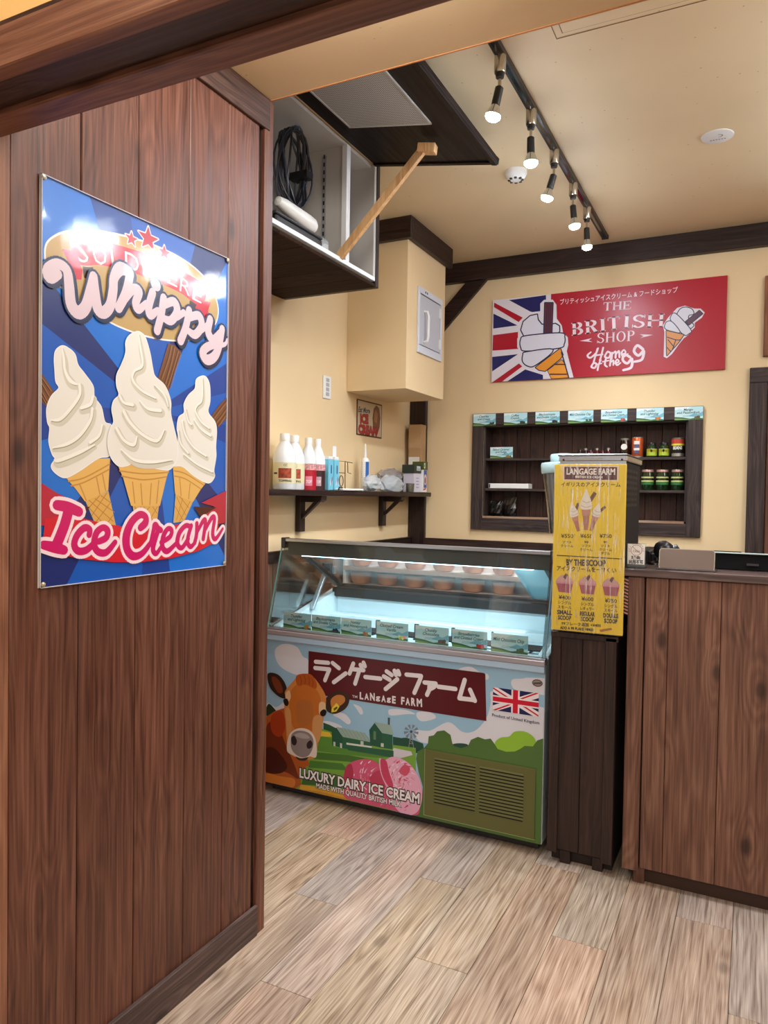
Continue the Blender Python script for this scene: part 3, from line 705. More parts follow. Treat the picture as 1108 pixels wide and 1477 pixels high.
# rear frame, sliding panes, strut
for x in (-2.01, FX1-.05): MB().bar((x, YT+.045, ZT-.062), (x, FY1-.085, .952), .03, .022, 0, (1, 0, 0)).build('rear_frame', BLACK, fz, .002)
RP = glass('rear_pane_glass', (248, 252, 253), .008)
MB().prism([(-1.99, YT+.06, ZT-.072), (-1.99, FY1-.075, .945), (-1.99, FY1-.071, .949), (-1.99, YT+.064, ZT-.068)], (1.06, 0, 0)).build('sliding_pane', RP, fz)
sp_ = MB().prism([(-.95, YT+.075, ZT-.066), (-.95, FY1-.062, .953), (-.95, FY1-.057, .957), (-.95, YT+.080, ZT-.062)], (.165, 0, 0)).build('sliding_pane', mat('cyan_reflection_pane', (170, 218, 228), .18, coat=.5), fz)  # cyan reflection of the lit interior is painted into this pane's colour
for k in range(9):
    t = (k+1)/10; y = YT+.078+(FY1-.06-YT-.078)*t; z = ZT-.062+(.957-ZT+.062)*t
    MB().bar((-.945, y-.004, z+.001), (-.79, y-.004, z+.001), .002, .002).build('pane_rib', mat('rib_pale', (205, 238, 244), .3), sp_)
MB().bar((-2.03, 3.242, .845), (-2.03, 3.385, 1.045), .016, .024, 0, (1, 0, 0)).build('lid_strut', ALU, fz, .002)
box('strut_clamp', (-2.045, 3.36, 1.02), (-2.0, 3.40, 1.075), BLACK, fz, .003); box('clamp_plate', (-2.0, 3.39, 1.02), (-1.985, 3.415, 1.06), ALU, fz, .002)
# vent grille in the front: panel, frame lines and slats
AFZ = Art((FX0, FY0-.0006, 0), (1, 0, 0), 'plain', step=.00002, rough=.3); AFZ.clip = (.002, .047, FX1-FX0-.002, .735)
def fzp(x, y): 
    p = on_plane(580+x/4.923, 940+y/4.923, (0, FY0, 0), Vector((0, -1, 0))); return (p.x, p.z)
(vx0, vz1) = fzp(168, 690); (vx1, vz0) = fzp(942, 1330)
vx0, vx1, vz0, vz1 = vx0, vx1, .075, .452
vz1 = (fzp(168, 690)[1]+fzp(942, 828)[1])/2; vz0 = (fzp(168, 1155)[1]+fzp(935, 1330)[1])/2
gp = box('grille_panel', (vx0, FY0-.0065, vz0), (vx1, FY0-.0035, vz1), GREEN, fz, .001)
JL = mat('joint_highlight', (150, 160, 110), .4)
for a, b in (((vx0-.002, vz0-.002), (vx1+.002, vz0)), ((vx0-.002, vz0), (vx0, vz1))): box('panel_trim', (a[0], FY0-.0068, a[1]), (b[0], FY0-.003, b[1]), JL, gp, 0)
SLOT = mat('slot_shadow', (30, 30, 12), .8)
for c in (0, 1):
    sx0 = vx0+(vx1-vx0)*(.095 if c == 0 else .515); sx1 = vx0+(vx1-vx0)*(.475 if c == 0 else .90)
    box('slot_back', (sx0, FY0-.0072, vz0+.062), (sx1, FY0-.0064, vz1-.028), SLOT, gp, 0)
    n = 14
    for k in range(n):
        z = vz0+.062+(vz1-.028-vz0-.062)*(k+.45)/n; hgt = (vz1-.028-vz0-.062)/n
        MB().prism([(sx0, FY0-.0072, z), (sx0, FY0-.011, z+.001), (sx0, FY0-.0072, z+hgt*.58)], (sx1-sx0, 0, 0)).build('grille_slat', GREEN, gp)
# white power strip on the wall behind the freezer
# tub rack behind the freezer
TB = mat('waffle_tub_brown', (206, 138, 104), .5); TBL = mat('waffle_rim', (200, 140, 108), .5); RK = mat('rack_board_pale', (236, 222, 216), .5)
rk = thing('tub_rack', (-1.6, 3.80, .0), 'pale two-tier rack standing behind the freezer and holding brown tubs', 'rack')
for z in (.962, 1.062):
    box('rack_shelf', (-2.12, 3.72, z-.05), (-1.0, 3.88, z-.036), RK, rk, .001); box('rack_rail', (-2.12, 3.716, z-.055), (-1.0, 3.722, z-.030), mat('rail_tan', (196, 150, 128), .5), rk, .001)
for x in (-2.12, -1.012): box('rack_side', (x, 3.72, 0), (x+.012, 3.88, 1.14), RK, rk, .001)
box('rack_back', (-2.108, 3.872, .88), (-1.012, 3.88, 1.16), RK, rk, 0)
proto = None
for j, z in enumerate((.9262, 1.0262)):
    for k in range(6):
        x = -2.04+k*.172
        if proto is None:
            proto = thing('paper_tub', (x, 3.795, z), '', 'tub', 'brown tubs on the rack behind the freezer')
            MB().lathe((x, 3.795, z), [(.018, 0), (.046, .005), (.058, .022), (.062, .058)], 22).build('tub_body', TB, proto); MB().lathe((x, 3.795, z+.058), [(.064, 0), (.065, .003), (.064, .008), (.058, .009)], 22).build('rim', TBL, proto); t = proto
        else: t = copy_tree(proto); t.location = (x, 3.795, z)
        t['label'] = 'brown tub, %s from left on the %s tier of the pale rack' % (('first', 'second', 'third', 'fourth', 'fifth', 'sixth')[k], ('lower', 'upper')[j])
# ================================================================ PRICE CARDS
CARD = mat('card_edge', (200, 220, 224), .4); CSTAND = glass('clear_acrylic', (238, 246, 246), .08)
HILLC = [(52, 96, 60), (96, 140, 84)]
def flavour_card(x, y, z, lines, dotc, label, group, wd=.158, h=.076, lean=.0, stand=True):
    t = thing('flavour_card', (x, y, z), label, 'card', group)
    box('card_sheet', (x-wd/2, y, z), (x+wd/2, y+.002, z+h), CARD, t, 0)
    if stand: box('card_foot', (x-wd/2+.01, y+.002, z), (x+wd/2-.01, y+.018, z+.003), CSTAND, t, 0)
    a = Art((x-wd/2, y-.0002, z), (1, 0, 0), 'plain', rough=.35)
    P = lambda pts: [(u*wd, v*h) for u, v in pts]
    a.poly_uv(P([(0, 0), (1, 0), (1, 1), (0, 1)]), (186, 226, 234))
    random.seed(len(label)*7+len(lines[0]))
    a.poly_uv(P([(0, .75), (.2, .85), (.34, .7), (.5, .9), (.62, 1), (.2, 1), (0, 1)]), (226, 240, 242))
    a.poly_uv(P([(.5, .3), (.7, .5), (.82, .42), (1, .62), (1, .3), (.8, .2)]), (120, 184, 206))
    a.poly_uv(P([(0, .35), (.12, .5), (.25, .38), (.36, .55), (.45, .32), (.2, .2), (0, .2)]), (206, 230, 236))
    a.poly_uv(P([(0, 0), (1, 0), (1, .10), (.8, .17), (.55, .09), (.3, .2), (0, .26)]), (58, 104, 62))
    a.poly_uv(P([(0, 0), (.6, 0), (.4, .07), (.2, .12), (0, .12)]), (120, 158, 86))
    for k in range(9):
        cx = .82+random.uniform(-.09, .09); cy = .15+random.uniform(-.05, .09); r = random.uniform(.028, .05)
        cc_ = tuple(int(min(255, max(0, q*random.uniform(.75, 1.2)))) for q in dotc)
        a.poly_uv([((cx+r*math.cos(q)*1.0)*wd, (cy*h+r*wd*math.sin(q))) for q in (2*math.pi*i/8 for i in range(8))], cc_)
    n = len(lines)
    for i, s_ in enumerate(lines):
        vs, fs = glyphs(s_, .014, .25); x0 = min(v[0] for v in vs); x1 = max(v[0] for v in vs)
        hh = .155*h if n > 1 else .17*h; k = hh/.72*1.15; wtxt = min((x1-x0)*k, .84*wd); kx = wtxt/(x1-x0); cx = .48*wd; by = (.70-.22*i)*h if n > 1 else .60*h
        a.layer(); a.mb.add([a.w3(cx-wtxt/2+(v[0]-x0)*kx, by+v[1]*k) for v in vs], fs, a.mi((24, 58, 66)))
    for i in range(2): a.layer(); a.mb.add([a.w3(u, v) for u, v in P([(.3-.02*i, .34-.07*i), (.68, .34-.07*i), (.68, .35-.07*i), (.3-.02*i, .355-.07*i)])], [(0, 1, 2, 3)], a.mi((70, 100, 104)))
    a.build('card_print', t); return t
FC = [(-1.950, ['Thunder', 'and Lightning'], (190, 130, 60), 'thunder and lightning'), (-1.788, ['Blackcurrants', 'and Double Cream'], (50, 36, 70), 'blackcurrant'), (-1.627, ['Honey', 'and Honeycomb'], (190, 120, 60), 'honeycomb'),
      (-1.4425, ['Clotted Cream', 'Vanilla'], (225, 215, 130), 'clotted cream vanilla'), (-1.2495, ['Chunky', 'Chocolate'], (92, 60, 48), 'chunky chocolate'), (-1.075, ['Strawberries', 'and Clotted Cream'], (200, 60, 60), 'strawberries'), (-.899, ['Mint Chocolate Chip'], (70, 90, 60), 'mint chocolate chip')]
for x, ln, dc, nm in FC: flavour_card(x, 2.984, .7953, ln, dc, 'pale blue %s flavour card standing inside the freezer glass' % nm, 'flavour cards inside the freezer')
WCx = (-1.6155, -1.4035, -1.194, -.985, -.783, -.574, -.358)
WC = [(['Cherries', 'and Cream'], (60, 50, 56)), (['Coffee', 'Crunch'], (60, 60, 60)), (['Blackcurrants', 'and Double Cream'], (56, 44, 56)), (['Mint Chocolate Chip'], (60, 96, 60)), (['Strawberries', 'and Clotted Cream'], (196, 80, 86)), (['Thunder', 'and Lightning'], (190, 136, 70)), (['Mango', 'and Passionfruit'], (120, 84, 50))]
for k, (x, (ln, dc)) in enumerate(zip(WCx, WC)):
    flavour_card(x, YB-.0245, 1.911, ln, dc, 'pale blue flavour card, %s from the left along the top of the niche frame' % ('first', 'second', 'third', 'fourth', 'fifth', 'sixth', 'seventh')[k], 'flavour cards on the niche frame', .155, .078, stand=False)
flavour_card(-1.511, YB+.03, 1.6975, ['Salted Caramel', 'and Fudge'], (140, 100, 60), 'pale blue flavour card standing on the upper niche shelf at the left', 'flavour cards on the niche frame', .155, .074)

# ================================================================ NICHE GOODS
yi = YB+.055
def jar(x, z, h, r, label, glassc, lidc, lab, lidh=.012, cat='jar', kind='jar', name='glass_jar', group=None, text=None, neck=.8):
    t = thing(name, (x, yi, z), label, cat, group)
    hb = h-lidh
    MB().lathe((x, yi, z), [(r*.9, 0), (r, .006), (r, hb*.80), (r*neck, hb*.97), (r*neck, hb)] if kind == 'jar' else [(r*.92, 0), (r, .004), (r, hb-.004), (r*.93, hb)], 20).build('jar_body' if kind == 'jar' else 'can_body', glassc, t)
    MB().lathe((x, yi, z+hb), [(r*(neck+.06), 0), (r*(neck+.06), lidh-.002), (r*(neck+.02), lidh)] if kind == 'jar' else [(r*.95, 0), (r*.95, lidh*.6), (r*.86, lidh)], 20).build('lid', lidc, t)
    for z0, z1, mm in lab:
        MB().lathe((x, yi, z+z0*hb), [(r*1.012, 0), (r*1.012, (z1-z0)*hb)], 20).build('label_band', mm, t)
    if text:
        s_, tz, th2, tc_ = text
        vs, fs = glyphs(s_, .03, 0); x0 = min(v[0] for v in vs); x1 = max(v[0] for v in vs); k = th2/.72; wd = min((x1-x0)*k, r*1.5); kx = wd/(x1-x0)
        mb = MB(); mb.flat = True; R_ = r*1.03
        mb.add([(x+R_*math.sin(((v[0]-x0)*kx-wd/2)/R_), yi-R_*math.cos(((v[0]-x0)*kx-wd/2)/R_), z+tz+v[1]*k) for v in vs], fs)
        mb.build('lettering', print_mat('ink_jar_%d%d%d' % tc_, tc_, 'plain'), t)
    return t
DKJ = mat('dark_jar_glass', (34, 16, 12), .08, coat=.6); GRJ = mat('green_jar_glass', (22, 48, 22), .08, coat=.6); GLID = mat('gold_lid', (150, 130, 90), .3, .8); BLID = mat('black_lid', (24, 24, 24), .3); PLID = mat('pink_lid', (190, 150, 140), .3, .4)
YG = mat('yellow_green_label', (176, 196, 60), .4); YL = mat('yellow_label', (232, 214, 70), .4); GRL = mat('pale_green_label', (196, 206, 130), .4); DGL = mat('dark_green_label', (50, 110, 60), .4); ORC = mat('orange_can', (206, 92, 44), .3, .3); BLB = mat('blue_emblem', (70, 84, 130), .4)
REDL = mat('red_label', (190, 66, 48), .4); SILV = mat('silver_can', (180, 180, 176), .3, .8); BKL = mat('black_label', (24, 22, 20), .4); WHL = mat('white_label', (226, 222, 214), .4)
jar(-.727, 1.6975, .118, .030, 'dark round jar with a white oval label on the upper shelf', DKJ, mat('dull_lid', (120, 116, 100), .4, .5), [(.05, .18, BKL)], neck=.82, group='jars on the upper niche shelf')
_t = MB().lathe((-.727, yi-.0285, 1.762), [(.019, 0), (.0185, .003)], 20, 0, (0, -1, 0)).build('oval_label', WHL, [o for o in col.objects if o.name == 'glass_jar'][0])
c = jar(-.652, 1.6975, .124, .034, 'tall orange drink can with a blue and white emblem', ORC, SILV, [(.0, .05, SILV)], .006, 'can', 'can', 'drink_can')
_e = MB()
for i, (z0, z1, hw) in enumerate(((.022, .038, .014), (.042, .056, .016), (.060, .074, .014), (.078, .098, .016))): _e.box((-.652-hw, yi-.0375, 1.6975+z0), (-.652+hw, yi-.032, 1.6975+z1), i % 2)
_e.build('emblem', [BLB, WHL], c)
for k, x in enumerate((-.568, -.498)):
    jar(x, 1.6975, .088, .030, 'small mint sauce jar with yellow green label, %s of two on upper shelf' % ('left', 'right')[k], GRJ, BLID, [(.12, .62, YG), (.40, .66, YL)], neck=.72, group='jars on the upper niche shelf')
jar(-.419, 1.6975, .115, .037, 'dark bean can with red top band and white word BEANS', BKL, SILV, [(.72, .97, REDL), (.62, .72, YL), (.03, .20, SILV)], .005, 'can', 'can', 'bean_can', text=('BEANS', .045, .020, (240, 236, 220)))
for k, x in enumerate((-.588, -.503, -.418)):
    jar(x, 1.4975, .124, .036, 'green banded pickle jar with pinkish lid, %s of three on the lower shelf' % ('left', 'middle', 'right')[k], GRJ, PLID, [(.30, .46, DGL), (.46, .54, GRL), (.56, .66, DKJ), (.66, .74, GRL)], .014, neck=.88, group='pickle jars on the lower niche shelf')
# small bottles half hidden behind the machine
for k, x in enumerate((-1.0, -.965, -.93, -.895, -.86, -.825)):
    t = thing('spice_bottle', (x, yi, 1.6975), 'small dark sauce bottle, %s of the row behind the ice cream machine' % ('first', 'second', 'third', 'fourth', 'fifth', 'last')[k], 'bottle', 'small bottles on the upper niche shelf')
    MB().lathe((x, yi, 1.6975), [(.014, 0), (.015, .003), (.015, .04), (.010, .048)], 14).build('bottle_body', mat('wine_glass', (70, 16, 24), .1, coat=.5) if k > 1 else DKJ, t); MB().lathe((x, yi, 1.7455), [(.011, 0), (.011, .012)], 14).build('cap', (BLID, SILV)[k % 2], t)
t = thing('flat_box', (-1.459, yi, 1.4975), 'flat white box lying on the lower niche shelf at the left', 'box')
box('box_body', (-1.595, YB+.025, 1.4975), (-1.323, YB+.12, 1.530), WHITE, t, .002); box('box_spine', (-1.592, YB+.0244, 1.501), (-1.583, YB+.0252, 1.527), BLACK, t, 0)
for k, (x, h) in enumerate(((-1.545, .10), (-1.452, .118))):
    t = thing('black_pouch', (x, yi, NZ0+.0122), 'glossy black foil pouch on the niche floor, %s' % ('left one of the pair', 'right taller one of the pair')[k], 'pouch', 'black pouches on the niche floor')
    random.seed(k+3); vs = []; pr_ = [(.040, .018, 0), (.045, .026, .02), (.046, .024, .05), (.043, .016, .08), (.045, .004, h)]
    for a_, b_, z in pr_:
        for i in range(14):
            q = 2*math.pi*i/14; vs.append((x+a_*math.cos(q)*(1+random.uniform(-.08, .08)), yi+b_*math.sin(q)*(1+random.uniform(-.3, .3)), NZ0+.0124+z*(1+.12*(k)*math.cos(q))))
    MB().add(vs, [(j*14+i, j*14+(i+1) % 14, (j+1)*14+(i+1) % 14, (j+1)*14+i) for j in range(4) for i in range(14)]+[tuple(range(13, -1, -1)), tuple(range(56, 70))]).build('pouch_body', mat('black_foil', (12, 12, 13), .18, coat=.4), t)
    box('seal_strip', (x-.04, yi-.002, NZ0+.0124+h*.97), (x+.044, yi+.002, NZ0+.0124+h+.006), BLACKG, t, .001)

# ================================================================ STAND, MACHINE, MENU BOARD
DST = wood('stand_wood', (30, 20, 18), (48, 33, 29), (68, 48, 42), 'z', .45, vary=.16)
st = thing('machine_stand', (-.575, 3.1, 0), 'narrow dark plank stand under the soft serve machine', 'stand')
box('core', (-.69, 2.925, .05), (-.455, 3.42, .90), mat('stand_core', (30, 22, 20), .7), st, 0)
for a, b, pr_ in ((-.668, -.583, 0), (-.582, -.492, 0)): box('plank', (a, 2.908, .055), (b, 2.925, .915), DST, st, .002)
box('edge_strip', (-.703, 2.896, .045), (-.665, 2.925, .915), DST, st, .002); box('edge_strip', (-.494, 2.890, .045), (-.452, 2.925, .915), DST, st, .002)
box('stand_top', (-.703, 2.89, .90), (-.446, 3.43, .922), DST, st, .002)
box('plinth', (-.695, 2.945, 0), (-.46, 3.40, .05), mat('plinth_dark', (40, 28, 24), .7), st, .001)
box('foot_block', (-.655, 2.915, 0), (-.615, 2.945, .052), DST, st, .002); box('foot_block', (-.53, 2.915, 0), (-.49, 2.945, .052), DST, st, .002)
mc = thing('soft_serve_machine', (-.555, 3.08, .922), 'silver topped soft serve machine with black perforated side', 'machine')
MS = mat('machine_dark_side', (36, 36, 40), .6, 0, spec=.2)
box('base', (-.675, 2.895, .922), (-.437, 3.27, .95), BLACK, mc, .003)
box('body', (-.678, 2.885, .95), (-.434, 3.27, 1.585), MS, mc, .003)
box('front_plate', (-.680, 2.880, .95), (-.432, 2.886, 1.600), STEEL, mc, .002)
box('top_lid', (-.684, 2.878, 1.586), (-.428, 3.285, 1.614), STEEL, mc, .003); box('lid_rim', (-.688, 2.874, 1.606), (-.424, 3.29, 1.612), mat('dark_rim', (60, 60, 64), .4, .5), mc, .002)
box('drip_handle', (-.62, 2.876, 1.592), (-.52, 2.88, 1.598), GREYP, mc, 0)
vh = MB()
for i in range(8):
    for j in range(7): vh.lathe((-.4345, 2.925+i*.036, 1.42+j*.022), [(.0075, 0), (.0075, .001)], 8, 0, (1, 0, 0))
tag(vh.build('vent_hole', BLACK, mc), kind='stuff')
for x in (-.665, -.447): MB().lathe((x, 2.879, 1.592), [(.004, 0), (.004, .003)], 8, 0, (0, -1, 0)).build('screw', BLACK, mc)
# cup / cone tubes
TUBE = glass('frosted_tube', (205, 214, 222), .2, .15); CAPB = mat('pale_blue_cap', (190, 226, 238), .4)
for k, (p0, p1, lab) in enumerate((((-.725, 3.03, 1.30), (-.748, 3.03, 1.575), 'clear cone tube with a pale blue cap, the front one beside the menu board'), ((-.722, 3.13, 1.32), (-.735, 3.13, 1.615), 'clear cone tube with a pale blue cap, the rear taller one'))):
    p0 = Vector(p0); p1 = Vector(p1); d = (p1-p0).normalized(); L_ = (p1-p0).length
    t = thing('cone_tube', p0, lab, 'dispenser', 'cone tubes beside the machine')
    if k == 0: pass
    MB().lathe(p0, [(.026, 0), (.030, L_*.4), (.038, L_*.92), (.040, L_)], 24, 0, d).build('tube_wall', TUBE, t)
    MB().lathe(p0+d*.01, [(.004, 0), (.014, .05), (.022, L_*.6), (.026, L_*.85), (.020, L_*.9)], 14, 0, d).build('cone_stack', mat('pale_cones', (214, 206, 196), .6), t)
    MB().lathe(p0+d*(L_-.03), [(.041, 0), (.044, .004), (.044, .036), (.040, .044), (.001, .046)], 26, 0, d).build('cap', CAPB, t)
    MB().bar(p0+d*.10, Vector((-.682, p0.y, (p0+d*.10).z)), .012, .02).build('tube_bracket', STEEL, t)
mn = thing('menu_board', (-.561, 2.86, .933), 'yellow ice cream price board wrapped in wrinkled plastic film', 'sign')
box('board', (-.695, 2.862, .933), (-.428, 2.874, 1.574), mat('menu_board_yellow', (226, 196, 40), .4), mn, .001)

# ================================================================ COUNTER
ct = thing('service_counter', (.5, 3.15, 0), 'reddish brown cedar plank service counter with a flat top', 'counter')
box('core', (-.40, 2.905, .07), (1.9, 3.50, 1.155), mat('counter_core', (50, 34, 28), .8), ct, 0)
xs = [-.352, -.272, -.096, .09, .27, .45, .63, .81, .99, 1.17, 1.35, 1.53, 1.71, 1.9]
for i in range(len(xs)-1): box('plank', (xs[i]+.0008, 2.885, .065), (xs[i+1]-.0008, 2.905, 1.155), COUNTER, ct, .002)
box('corner_strip', (-.413, 2.874, .055), (-.356, 2.905, 1.155), COUNTER, ct, .002)
box('end_plank', (-.412, 2.905, .055), (-.400, 3.50, 1.155), COUNTER, ct, .001)
box('counter_top', (-.432, 2.868, 1.157), (1.95, 3.55, 1.186), wood('counter_top_wood', (58, 42, 40), (84, 66, 62), (112, 92, 88), 'x', .35, vary=0, coat=.3), ct, .003)
box('toe_board', (-.38, 2.925, 0), (1.9, 3.45, .07), mat('toe_dark', (62, 42, 32), .7), ct, .001); box('foot_block', (-.375, 2.902, 0), (-.335, 2.925, .062), COUNTER, ct, .001)
# striped strip in the gap
ss = thing('striped_strip', (-.418, 2.89, 1.01), 'narrow pink and dark diagonally striped strip between menu board and counter', 'strip')
sm = MB()
sm.box((-.430, 2.884, 1.012), (-.4135, 2.887, 1.150)); z = 1.02
for k in range(11): sm.prism([(-.430, 2.8838, 1.148-k*.0125), (-.4135, 2.8838, 1.142-k*.0125), (-.4135, 2.8838, 1.136-k*.0125), (-.430, 2.8838, 1.142-k*.0125)], (0, -.0004, 0), 1)
sm.build('strip', [BLACK, mat('stripe_pink', (206, 142, 132), .5)], ss)
# things on the counter
cs = thing('cash_notice', (-.392, 2.90, 1.186), 'small white no cash notice card standing at the counter corner', 'card')
box('card_sheet', (-.423, 2.900, 1.200), (-.361, 2.902, 1.276), WHITE, cs, .0005); box('clear_holder', (-.427, 2.903, 1.187), (-.357, 2.906, 1.280), CSTAND, cs, .0005); box('holder_foot', (-.427, 2.89, 1.1862), (-.357, 2.94, 1.1895), CSTAND, cs, .0005)
tb_ = thing('tablet', (-.219, 2.95, 1.186), 'brown backed tablet leaning on the counter in a clear cradle', 'tablet')
R_ = Matrix.Rotation(-.30, 3, 'X')
def tilt(pts, o): return [tuple(Vector(o)+R_ @ Vector(p)) for p in pts]
def rounded(w_, h_, r, y, z0=0, top=.0):
    pts = []
    for cx, cz, a0 in ((w_/2-r, z0+r, -90), (w_/2-r-top, z0+h_-r, 0), (-w_/2+r+top, z0+h_-r, 90), (-w_/2+r, z0+r, 180)):
        for i in range(5):
            a = math.radians(a0+i*22.5); pts.append((cx+r*math.cos(a), y, cz+r*math.sin(a)))
    return pts
ob = (-.219, 2.925, 1.192)
MB().prism(tilt(rounded(.186, .072, .008, 0), ob), tuple(R_ @ Vector((0, .006, 0)))).build('tablet_back', mat('tablet_brown', (112, 98, 90), .35, .2), tb_)
MB().prism(tilt(rounded(.192, .078, .010, .0062, -.003), ob), tuple(R_ @ Vector((0, .004, 0)))).build('tablet_bezel', mat('tablet_edge', (190, 184, 178), .3, .6), tb_)
box('cradle', (-.322, 2.905, 1.186), (-.116, 2.99, 1.192), mat('cradle_grey', (90, 84, 84), .25, .4), tb_, .002)
mon = thing('flat_monitor', (.0, 3.12, 1.186), 'wide black glossy screen lying back on the counter at the right edge', 'screen')
MB().prism([(-.20, 3.05, 1.187), (-.20, 3.40, 1.187), (-.20, 3.40, 1.225), (-.20, 3.06, 1.246)], (.50, 0, 0)).build('screen_body', mat('screen_black', (10, 12, 15), .7, spec=.15), mon, .002)
box('screen_edge', (-.20, 3.052, 1.2465), (.30, 3.064, 1.251), mat('pale_edge', (200, 224, 224), .3), mon, .001)
box('screen_logo', (-.02, 3.046, 1.205), (.02, 3.052, 1.213), mat('logo_grey', (50, 50, 52), .4), mon, 0)
hs = thing('barcode_scanner', (-.33, 3.12, 1.186), 'rounded black handheld scanner resting on the counter behind the tablet', 'scanner')
MB().lathe((-.345, 3.10, 1.235), [(.001, -.008), (.022, 0), (.034, .012), (.038, .03), (.034, .05), (.022, .062), (.014, .068)], 20, 0, (.85, .35, .3)).build('head', mat('scanner_black', (26, 26, 30), .3), hs)
MB().lathe((-.30, 3.12, 1.235), [(.018, 0), (.024, .02), (.022, .04), (.001, .046)], 18, 0, (1, .3, .35)).build('grip', BLACK, hs)
MB().lathe((-.34, 3.11, 1.186), [(.035, 0), (.032, .008), (.012, .016), (.010, .03)], 18).build('base', BLACK, hs)
bk = thing('black_tray', (-.36, 3.02, 1.186), 'low black tray on the counter beside the scanner', 'tray')
box('tray_body', (-.425, 3.15, 1.186), (-.375, 3.45, 1.235), BLACK, bk, .003); box('tray_shelf', (-.375, 3.20, 1.186), (-.22, 3.45, 1.222), RUBBER, bk, .003)
#==PART4==
# ================================================================ SIDE SHELF AND ITS GOODS
ZS = 1.463
sh = thing('wall_shelf', (XL+.13, 3.5, 1.433), 'long dark wooden shelf on two brackets along the left wall', 'shelf')
box('shelf_board', (XL+.001, 2.45, 1.434), (-1.985, 4.688, ZS), DARKY, sh, .003)
for y in (3.27, 4.235):
    br = thing('bracket', (XL, y, 1.25), None, None); br.parent = sh; br.location = Vector((XL+.02, y, 1.34))-wloc(sh)
    box('bracket_leg', (XL+.002, y, 1.243), (XL+.034, y+.05, 1.433), DARKZ, br, .003)
    MB().prism([(XL+.034, y, 1.433), (-1.995, y, 1.433), (-1.995, y, 1.412), (-2.012, y, 1.400), (XL+.034, y, 1.400)], (0, .05, 0)).build('bracket_arm', DARKX, br, .002)
    MB().prism([(XL+.034, y+.012, 1.31), (XL+.034, y+.012, 1.33), (XL+.105, y+.012, 1.400), (XL+.135, y+.012, 1.400)], (0, .026, 0)).build('bracket_strut', DARKZ, br, .001)
CREAML = mat('cream_label', (222, 214, 176), .45); NUT = mat('nut_print', (150, 60, 34), .5, noise=(60, .6)); BWHT = mat('bottle_white', (232, 236, 238), .28)
def topping_bottle(x, y, r, h, label, lab, arts, group='white topping bottles on the shelf', neck=.4, slim=False):
    t = thing('topping_bottle', (x, y, ZS), label, 'bottle', group)
    MB().lathe((x, y, ZS), [(r*.94, 0), (r, .006), (r, h*.55), (r*.92, h*.64), (r*.62, h*.78), (r*neck, h*.86), (r*neck, h*.88)], 26).build('bottle_body', BWHT, t)
    MB().lathe((x, y, ZS+h*.87), [(r*neck*1.12, 0), (r*neck*1.12, h*.11), (r*neck*1.0, h*.13)], 20).build('cap', WHITE, t)
    for z0, z1, mm in lab: MB().lathe((x, y, ZS+h*z0), [(r*1.008, 0), (r*1.008, h*(z1-z0))], 26).build('label_band', mm, t)
    facing = math.atan2(-y, -x)       # labels turned toward the shop front
    mb = MB(); mb.flat = True; mats = []
    def P(u, v, e): a = facing+u/r; return (x+(r*1.012+e)*math.cos(a), y+(r*1.012+e)*math.sin(a), ZS+v)
    e = 0
    for a_ in arts:
        e += .0004
        if a_[0] == 'rect':
            _, u0, u1, v0, v1, mm = a_; mats.append(mm); n = 8
            vs = [P(u0+(u1-u0)*i/n, v, e) for i in range(n+1) for v in (v0*h, v1*h)]
            mb.add(vs, [(2*i, 2*i+2, 2*i+3, 2*i+1) for i in range(n)], len(mats)-1)
        else:
            _, s_, u0, u1, v0, hh, c = a_; mats.append(print_mat('ink_b_%d%d%d' % c, c, 'plain'))
            vs, fs = glyphs(s_, .02, 0); x0 = min(v[0] for v in vs); x1 = max(v[0] for v in vs)
            mb.add([P(u0+(v[0]-x0)/(x1-x0)*(u1-u0), v0*h+v[1]/.72*hh, e) for v in vs], fs, len(mats)-1)
    mb.build('bottle_print', mats, t); return t
for k, (y, x) in enumerate(((2.985, -2.03), (3.098, -2.05))):
    topping_bottle(x, y, .057-.004*k, .275, 'big white topping bottle with cream nut label, %s' % ('leftmost on the shelf', 'second from the left')[k], [(.22, .50, CREAML)] if False else [(.11, .48, CREAML)],
        [('rect', -.03, .035, .20, .375, NUT), ('text', 'TOPPING', -.028, .036, .135, .011, (70, 50, 40)), ('text', 'CC', -.004, .014, .41, .012, (130, 120, 90)), ('rect', -.058, -.036, .27, .30, BKL)])
RB = mat('berry_red_label', (176, 24, 48), .35); DB = mat('dark_choc_label', (58, 34, 36), .35); STR = mat('stripe_label', (206, 150, 150), .4, noise=(120, .5)); PKR = mat('pink_disc', (226, 130, 150), .4)
for k, (y, x, mm, lab) in enumerate(((3.198, -2.03, RB, 'slimmer white topping bottle with a red label'), (3.285, -2.03, DB, 'slimmer white topping bottle with a dark brown label'))):
    topping_bottle(x, y, .042, .270, lab, [(.0, .38, mm), (.38, .50, STR)], [('rect', -.014, .022, .08, .26, PKR if k == 0 else mat('pale_mauve', (190, 160, 170), .4)), ('text', 'TOP', -.010, .018, .13, .016, (240, 232, 236))])
LBC = mat('light_blue_tube', (120, 196, 220), .3)
